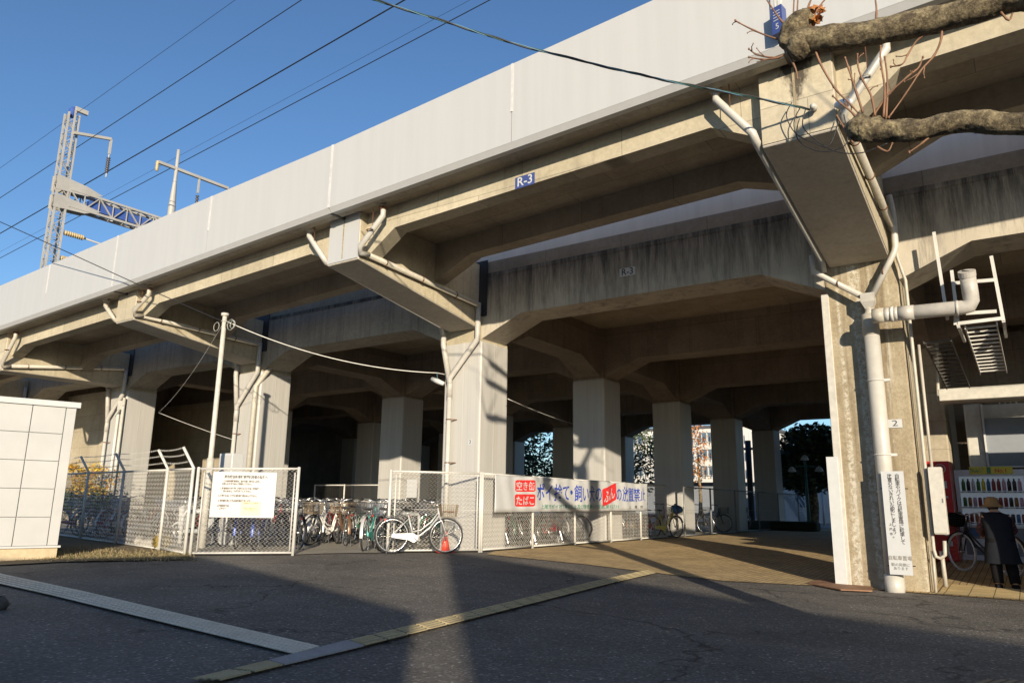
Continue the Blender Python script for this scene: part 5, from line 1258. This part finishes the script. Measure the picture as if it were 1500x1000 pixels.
for nm, x0, x1, y0_, lb in (('a', xw0 - .25, xw0 + .5, yW - .1, 'grey concrete block under the left foot of the white vending machine'), ('b', xw0 + .8, xw0 + 1.3, yW, 'grey concrete block under the right foot of the white vending machine')):
    tag(bevel(MB().box(x0, x1, y0_, yW + .6, gz_ - .02, zbv - .003).build('concrete_block', 'kerb_stone'), .01), lb, 'block')
bw_ = tag(MB().box(-1.3, 10, 20.2, 20.45, -.1, 5.22).build('block_wall', 'concrete_inner'), 'dark block wall behind the vending machines', 'wall')
KS = T('steel_kiosk_frame', 'cream steel portal frame with a large grey panel standing behind the white vending machine', 'frame', (xw0 + .5, 18.9, gz_))
yk = 18.9; a = aty(1410, 592, yk); b_ = aty(1436, 592, yk)
bevel(MB().box(a.x, b_.x, yk, yk + .35, gz_, a.z).build('portal_post', 'post_cream', KS), .03, 2); bevel(MB().box(b_.x + .003, b_.x + 3, yk + .01, yk + .3, a.z - .33, a.z - .03).build('portal_beam', 'post_cream', KS), .02, 2)
a2 = aty(1441, 612, yk - .15); z2 = aty(1450, 682, yk - .15).z
MB().box(a2.x, a2.x + 2.5, yk - .1, yk - .05, z2, a2.z).build('infill_panel', 'panel_grey', KS)
MB().box(a2.x - .04, a2.x - .003, yk - .14, yk - .04, z2 - .04, a2.z + .3).build('panel_frame', 'white_paint', KS); MB().box(a2.x - .003, a2.x + 2.5, yk - .14, yk - .04, z2 - .04, z2 - .003).build('panel_frame', 'white_paint', KS)
m = MB()
for k in range(4): m.ball((b_.x + .35 + k * .1, yk, a.z - .36), .02, .02, .02, 6, 4).ball((b_.x + .35 + k * .1, yk, a.z - .02), .02, .02, .02, 6, 4)
m.build('bolts', 'galv', KS)
g0 = aty(1376, 576, 17.2); g1_ = aty(1500, 566, 17.2)
GB_ = tag(bevel(MB().box(g0.x, g0.x + 4, 17.0, 17.4, g0.z - .18, g0.z + .06).build('canopy_beam', 'post_cream'), .01), 'long cream beam running level above the vending machines', 'beam')
CC = tag(MB().tube(cr([aty(1372, 500, 17.6), aty(1374, 570, 17.6), aty(1376, 586, 17.6), aty(1384, 590, 17.6), aty(1415, 588, 17.6), aty(1560, 583, 17.6)], 5), .035, 8).build('curved_conduit', 'pipe', None, True), 'curved pale conduit below the cream beam above the vending machines', 'conduit')

# ------------------------------------------------------------------ the person with the bicycle
pf = onG(1474, 862); pd = (R3 @ V((1, 0, 0))); 
PE = T('person', 'stooping person seen from behind in dark vest, plaid sleeves and tan hat, pushing a bicycle', 'person', pf, radians(12)); PE.scale = (.92, .92, .92)
def skin(name, verts, edges, radii, mat, par, sub=2):
    me = bpy.data.meshes.new(name); me.from_pydata(verts, edges, []); o = link(name, me, mat, par, True)
    s = o.modifiers.new('skin', 'SKIN'); s.use_smooth_shade = True
    for i, r in enumerate(radii):
        me.skin_vertices[0].data[i].radius = (r, r)
    me.skin_vertices[0].data[0].use_root = True
    u = o.modifiers.new('sub', 'SUBSURF'); u.levels = sub; u.render_levels = sub; return o
# local frame: x right, y forward (away from the viewer), z up; bent at the waist
body = [(0, 0, .78), (0, .06, .98), (0, .14, 1.13), (0, .22, 1.20), (0, .28, 1.26), (0, .33, 1.34), (-.17, .17, 1.13), (-.24, .20, .92), (-.17, .40, .84), (.17, .17, 1.13), (.25, .22, .93), (.27, .43, .88),
        (-.09, -.01, .74), (-.10, .02, .42), (-.10, -.03, .09), (-.10, .10, .045), (.09, 0, .74), (.12, .06, .42), (.13, -.06, .09), (.13, .07, .045)]
ed = [(0, 1), (1, 2), (2, 3), (3, 4), (4, 5), (2, 6), (6, 7), (7, 8), (2, 9), (9, 10), (10, 11), (0, 12), (12, 13), (13, 14), (14, 15), (0, 16), (16, 17), (17, 18), (18, 19)]
rd = [.13, .13, .12, .06, .055, .085, .065, .05, .035, .065, .05, .035, .085, .065, .05, .04, .085, .065, .05, .04]
skin('body', body, ed, rd, 'skin', PE)
def rings(mb, L, n=18, cap=True):     # L of (cx, cy, cz, rx, ry)
    for (cx, cy, cz, rx, ry) in L:
        for k in range(n): t = 2 * pi * k / n; mb.v.append((cx + rx * cos(t) * (1 + .03 * sin(5 * t + cz * 9)), cy + ry * sin(t), cz + .004 * sin(7 * t)))
    m_ = len(L); mb.f = [(i * n + k, i * n + (k + 1) % n, (i + 1) * n + (k + 1) % n, (i + 1) * n + k) for i in range(m_ - 1) for k in range(n)] + ([tuple(range((m_ - 1) * n, m_ * n))] if cap else [])
    return mb
rings(MB(), [(.01, 0, .40, .27, .17), (.0, 0, .55, .25, .165), (0, .01, .72, .225, .16), (0, .04, .88, .205, .155), (0, .09, 1.02, .215, .15), (0, .15, 1.13, .225, .13), (0, .19, 1.20, .17, .11), (0, .22, 1.23, .09, .08)]).build('long_vest', 'cloth_dark', PE, True, True)
for s in (-1, 1):
    q = [body[6], body[7], V(body[7]).lerp(V(body[8]), .75)] if s < 0 else [body[9], body[10], V(body[10]).lerp(V(body[11]), .75)]
    MB().tube([q[0], V(q[0]).lerp(V(q[1]), .5), q[1], q[2]], [.075, .07, .062, .048], 12).build('sleeve', 'cloth_plaid', PE, True, True)
    hp = V(body[8] if s < 0 else body[11]); hd = V((-.1 * s, .9, -.1)).normalized(); m = MB(); m.ball(hp + hd * .03, .035, .05, .022, 10, 6)
    for f in range(4):
        b = hp + hd * .065 + V((.022 * (f - 1.5), 0, 0)); m.tube([b, b + hd * .03 + V((0, 0, -.008)), b + hd * .045 + V((0, 0, -.032 - .003 * (f % 2))), b + hd * .028 + V((0, 0, -.048))], [.0085, .008, .0075, .006], 6)
    b = hp + hd * .02 + V((-.033 * s, 0, -.003)); m.tube([b, b + hd * .03 + V((-.01 * s, 0, -.018)), b + hd * .045 + V((-.002 * s, 0, -.03))], [.010, .009, .007], 6)
    m.build('hand', 'skin', PE, True, True)
    tr = [body[12], body[13], body[14]] if s < 0 else [body[16], body[17], body[18]]
    MB().tube([V(tr[0]) + V((0, 0, .06)), tr[0], V(tr[0]).lerp(V(tr[1]), .5), tr[1], V(tr[1]).lerp(V(tr[2]), .5), V(tr[2]) + V((0, 0, .0))], [.12, .115, .105, .092, .085, .078], 14).build('trouser_leg', 'cloth_black', PE, True, True)
    fx = tr[2]; sh = MB(); sh.loft([(fx[0] + a * .045, fx[1] - .07, z) for a, z in ((-1, .0), (1, .0), (1, .075), (-1, .075))], [(fx[0] + a * .05, fx[1] + .05, z) for a, z in ((-1, 0), (1, 0), (1, .08), (-1, .08))]).loft([(fx[0] + a * .05, fx[1] + .05, z) for a, z in ((-1, 0), (1, 0), (1, .08), (-1, .08))], [(fx[0] + a * .035, fx[1] + .17, z) for a, z in ((-1, 0), (1, 0), (1, .035), (-1, .035))])
    bevel(sh.build('shoe', 'cloth_black', PE, False, True), .015, 2)
hc = V((0, .32, 1.345)); m = MB(); m.ball(hc, .088, .10, .115, 14, 10); m.ball(hc + V((0, .10, -.01)), .015, .02, .02, 8, 6)
for s in (-1, 1): m.ball(hc + V((s * .09, .0, -.01)), .012, .025, .035, 8, 6)
m.build('head', 'skin', PE, True, True); MB().ball(hc + V((0, -.02, -.005)), .093, .10, .105, 14, 10).build('hair', 'hair', PE, True, True)
rings(MB(), [(0, .31, 1.315, .185, .19), (0, .31, 1.335, .155, .16), (0, .315, 1.36, .118, .125), (0, .32, 1.43, .105, .112), (0, .325, 1.47, .085, .09), (0, .325, 1.485, .04, .04)]).build('hat', 'hat_tan', PE, True, True)

# ------------------------------------------------------------------ background beyond the viaduct
def tree(label, p, crown, rx, rz, n, s, mat='leaf_dark', tr=.25, clumps=30, group=None, name='broadleaf_tree'):
    o = T(name, label, 'tree', p, 0, group); p = V(p); c = V(crown)
    m = MB(); m.tube([p, p.lerp(c, .3) + V((.1, 0, 0)), p.lerp(c, .7), c], [tr, tr * .8, tr * .55, tr * .3], 10)
    for _ in range(9):
        a = p.lerp(c, random.uniform(.45, .9)); d = V((random.gauss(0, 1), random.gauss(0, 1), random.uniform(.2, 1.2))).normalized() * rx * .75; m.tube([a, a + d * .5 + V((0, 0, .2)), a + d], [tr * .35, tr * .2, tr * .06], 6)
    m.build('trunk', 'bark', o, True); m = MB(); leaves(m, c, rx, rx, rz, n, s, .35, clumps); m.build('crown', mat, o); return o
def gp(u, v): return atz(u, v, .2)
p = gp(1190, 773); dd = depth(p); pm = F / dd
c = V((p.x, p.y, p.z)) + V((0, 0, (773 - 680) / pm)); tree('big dark evergreen tree standing beyond the far end of the passage', p, c + V((.2, 0, .2)), 60 / pm, 48 / pm, 7500, .17, tr=.3, clumps=60)
for (u, v, Y, rx, rz, lb, mat) in ((775, 676, 45, 2.8, 2.4, 'dark tree glimpsed just right of the pillar numbered 3', 'leaf_dark'), (925, 668, 48, 3.2, 3.6, 'dark tree glimpsed between the second and third pillars behind the banner', 'leaf_dark'),
        (1022, 660, 60, 1.3, 3.4, 'small tree with orange leaves in front of the apartment block', 'leaf_autumn'), (600, 700, 50, 3.2, 2.0, 'dark tree far back, left of the pillar numbered 3', 'leaf_dark')):
    q = aty(u, v, Y); tree(lb, (q.x, Y, .2), (q.x, Y, max(q.z, 2.5)), rx, rz, 3500 if mat != 'leaf_autumn' else 500, .15, mat, .18, 22, 'trees glimpsed beyond the viaduct')
q = gp(1222, 762); bush('clipped_bush', 'rounded green bush right of the big evergreen tree', 'shrub', (q.x, q.y, 1.1), 1.6, 1.0, .95, 2500, .08, 'leaf_green')
q = gp(1175, 778); tag(bevel(MB().box(q.x - 3, q.x + .6, q.y, q.y + .8, .2, .6).build('low_hedge', 'hedge_green'), .1, 2), 'low dark hedge at the foot of the big evergreen tree', 'hedge')
a, b_ = aty(1007, 640, 62), aty(1112, 640, 62)
AP = T('apartment_block', 'pale grey apartment block with balconies seen between the far pillars', 'building', ((a.x + b_.x) / 2, 64, .2)); zt_a = aty(1040, 627, 62).z
z_lo = aty(1040, 706, 62).z
MB().box(a.x - 6, b_.x, 62, 72, z_lo, zt_a).build('wall', 'apartment_wall', AP); MB().box(a.x - 6.2, b_.x + .2, 61.9, 72.2, zt_a, zt_a + .25).build('roof', 'roof_dark', AP)
MB().box(a.x - 6, b_.x, 63, 72, .1, z_lo - .01).build('ground_floor', 'panel_grey', AP)
nz = 3
for fl in range(nz):
    z0 = z_lo + .4 + fl * (zt_a - z_lo - .3) / nz; hh = (zt_a - z_lo) / nz * .5
    for k in range(9):
        x = a.x - 5.5 + k * 2.2
        if x + 1.3 > b_.x: continue
        wd = MB().box(x, x + 1.3, 61.94, 61.985, z0 + .2, z0 + .2 + hh).build('window', 'window_glass', AP); MB().box(x + .62, x + .68, 61.9, 61.935, z0 + .2, z0 + .2 + hh).build('window_frame', 'white_paint', wd); MB().box(x - .06, x + 1.36, 61.88, 61.934, z0 + .12, z0 + .19).build('sill', 'white_paint', wd)
    m = MB(); zz = z0 + .1
    for k in range(30): x = a.x - 5.5 + k * .5; m.box(x, x + .06, 61.3, 61.34, zz, zz + .7) if x < b_.x - .5 else None
    m.build('balcony_rail', 'white_paint', AP)
a, b_ = aty(1090, 640, 56), aty(1108, 640, 56)
q = gp(1102, 770); tag(MB().tube([(q.x, q.y, .1), (q.x, q.y, aty(1097, 645, q.y).z)], .16, 8).obox((q.x - 1, q.y, aty(1097, 657, q.y).z), (q.x + .6, q.y, aty(1097, 657, q.y).z), .12, .12).build('utility_pole', 'black', None, True), 'black utility pole with a short cross arm in front of the apartment block', 'pole')
a, b_ = aty(1130, 700, 52), aty(1290, 700, 52); WB = T('low_building', 'low pale building behind the big evergreen tree, with an outside stair', 'building', ((a.x + b_.x) / 2, 53, .2))
MB().box(a.x, b_.x, 52, 60, .1, aty(1200, 690, 52).z).build('wall', 'apartment_wall', WB); MB().box(a.x - .2, b_.x + .2, 51.8, 60.2, aty(1200, 690, 52).z, aty(1200, 690, 52).z + .2).build('roof', 'roof_dark', WB)
for k in range(4): x = a.x + 1.5 + k * 3; wd = MB().box(x, x + 1.2, 51.94, 51.985, 1.2, 2.4).build('window', 'window_glass', WB); MB().box(x + .57, x + .63, 51.9, 51.935, 1.2, 2.4).build('window_frame', 'white_paint', wd)
s0, s1 = aty(1178, 763, 46), aty(1148, 722, 46); SR = T('outside_stair', 'white steel outside stair rising to the left behind the evergreen tree', 'stair', (s0.x, 46, .2))
s0.z = .25
for yy in (46, 47): MB().obox((s0.x, yy, s0.z), (s1.x, yy, s1.z), .05, .28).build('stringer', 'white_paint', SR); MB().tube([(s0.x, yy, s0.z + 1), (s1.x, yy, s1.z + 1)], .03, 6).build('handrail', 'white_paint', SR)
m = MB()
for k in range(11): t = (k + .5) / 11; x = s0.x + (s1.x - s0.x) * t; z = s0.z + (s1.z - s0.z) * t; m.box(x - .12, x + .12, 46.05, 46.95, z, z + .03)
m.build('treads', 'galv', SR)
for k in range(6): t = k / 5; x = s0.x + (s1.x - s0.x) * t; z = s0.z + (s1.z - s0.z) * t; MB().tube([(x, 46, z), (x, 46, z + 1)], .02, 5).build('baluster', 'white_paint', SR)
MB().box(s1.x - 2.2, s1.x, 45.9, 47.1, s1.z - .1, s1.z).build('landing', 'white_paint', SR)
for dx in (-2.1, -.1): MB().box(s1.x + dx, s1.x + dx + .1, 46, 46.1, .2, s1.z - .103).build('stair_post', 'white_paint', SR)
q = gp(1186, 777); zl = aty(1180, 686, q.y).z; LMP = T('street_lamp', 'teal lamp post with three pale globe lamps in front of the evergreen tree', 'street lamp', q)
MB().tube([(q.x, q.y, .1), (q.x, q.y, 1.2), (q.x, q.y, zl + .35)], [.09, .07, .045], 8).build('post', 'teal_pole', LMP, True); MB().tube([(q.x - .55, q.y, zl), (q.x - .3, q.y, zl + .1), (q.x + .3, q.y, zl + .1), (q.x + .55, q.y, zl)], .025, 6).build('arm', 'teal_pole', LMP, True)
for dx, dz in ((-.58, 0), (0, .5), (.58, 0)): MB().tube([(q.x + dx, q.y, zl + dz - .15), (q.x + dx, q.y, zl + dz - .12), (q.x + dx, q.y, zl + dz + .02), (q.x + dx, q.y, zl + dz + .10)], [.06, .19, .12, .03], 12).build('lamp_globe', 'globe', LMP, True)
q = gp(1208, 770); tag(MB().tube([(q.x, q.y, .1), (q.x, q.y, aty(1208, 720, q.y).z)], .07, 8).build('bollard_post', 'white_paint', None, True), 'slim white post standing right of the evergreen tree trunk', 'post')
KK = T('blocker', 'low pale kiosk under the viaduct at the right, unseen, added to shade the vending machines', 'blocker', (4, 14, .1))  # unseen box added to keep sun off the vending machines and the person
MB().box(.95, 8, 12.05, 16.6, -.05, 2.9).build('wall', 'post_cream', KK); MB().box(.9, 8.1, 11.95, 16.7, 2.905, 3.05).build('roof', 'roof_dark', KK); MB().box(3, 3.9, 12.01, 12.04, .1, 2.15).build('door', 'panel_grey', KK); MB().box(5, 6.6, 12.01, 12.04, 1.0, 2.1).build('window', 'window_glass', KK)
# unseen houses behind the viewer, footprints shaped so their shadows lie across the road
def house(label, foot, H, mat, roof):
    o = T('house', label, 'house', (foot[0][0], foot[0][1], 0)); MB().prism(foot, 'z', -.1, H - .15).build('wall', mat, o)
    cx = sum(p[0] for p in foot) / 4; cy = sum(p[1] for p in foot) / 4
    MB().prism([(cx + (p[0] - cx) * 1.0, cy + (p[1] - cy) * 1.0) for p in foot], 'z', H - .149, H).build('roof', roof, o)
    a, b = V((*foot[0], 0)), V((*foot[1], 0)); d = (b - a).normalized(); n = V((-d.y, d.x, 0)); cc = V((cx, cy, 0))
    if n.dot(cc - a) > 0: n = -n
    L = (b - a).length
    for fl in range(int(H // 3)):
        for k in range(int(L // 2.6)):
            q = a + d * (1.3 + k * 2.6) + n * .02 + V((0, 0, 1.0 + fl * 2.9)); wd = MB().obox(q - d * .6 + V((0, 0, .6)), q + d * .6 + V((0, 0, .6)), .03, 1.1).build('window', 'window_glass', o)
            MB().obox(q - d * .66 + V((0, 0, .02)) + n * .03, q + d * .66 + V((0, 0, .02)) + n * .03, .06, .06).build('sill', 'white_paint', wd)
def back(x, y, H): p = V((x, y, 0)) - SUN * (H / sin(radians(EL))); return (p.x, p.y)
dn = V((-SUN.x, -SUN.y)).normalized() * 8
a, b_ = back(-10.77, 13.0, 7.2), back(-.1, 8.6, 7.2); dd_ = V((b_[0] - a[0], b_[1] - a[1])).normalized(); b_ = (b_[0] + dd_.x * 14, b_[1] + dd_.y * 14)
house('unseen two-storey plain house shaped to shade the road, behind the viewer to the right', [a, b_, (b_[0] + dn.x, b_[1] + dn.y), (a[0] + dn.x, a[1] + dn.y)], 7.2, 'apartment_wall', 'roof_dark')
c1, c2, c3 = back(-5.66, 6.4, 4), back(-13.1, 8.85, 4), back(-15.6, 5.4, 4)
c4 = (c3[0] + c1[0] - c2[0], c3[1] + c1[1] - c2[1]); house('unseen low plain house shaped to shade the road, directly behind the viewer', [c2, c1, c4, c3], 4, 'apartment_wall', 'roof_dark')
SC.view_settings.exposure = .5
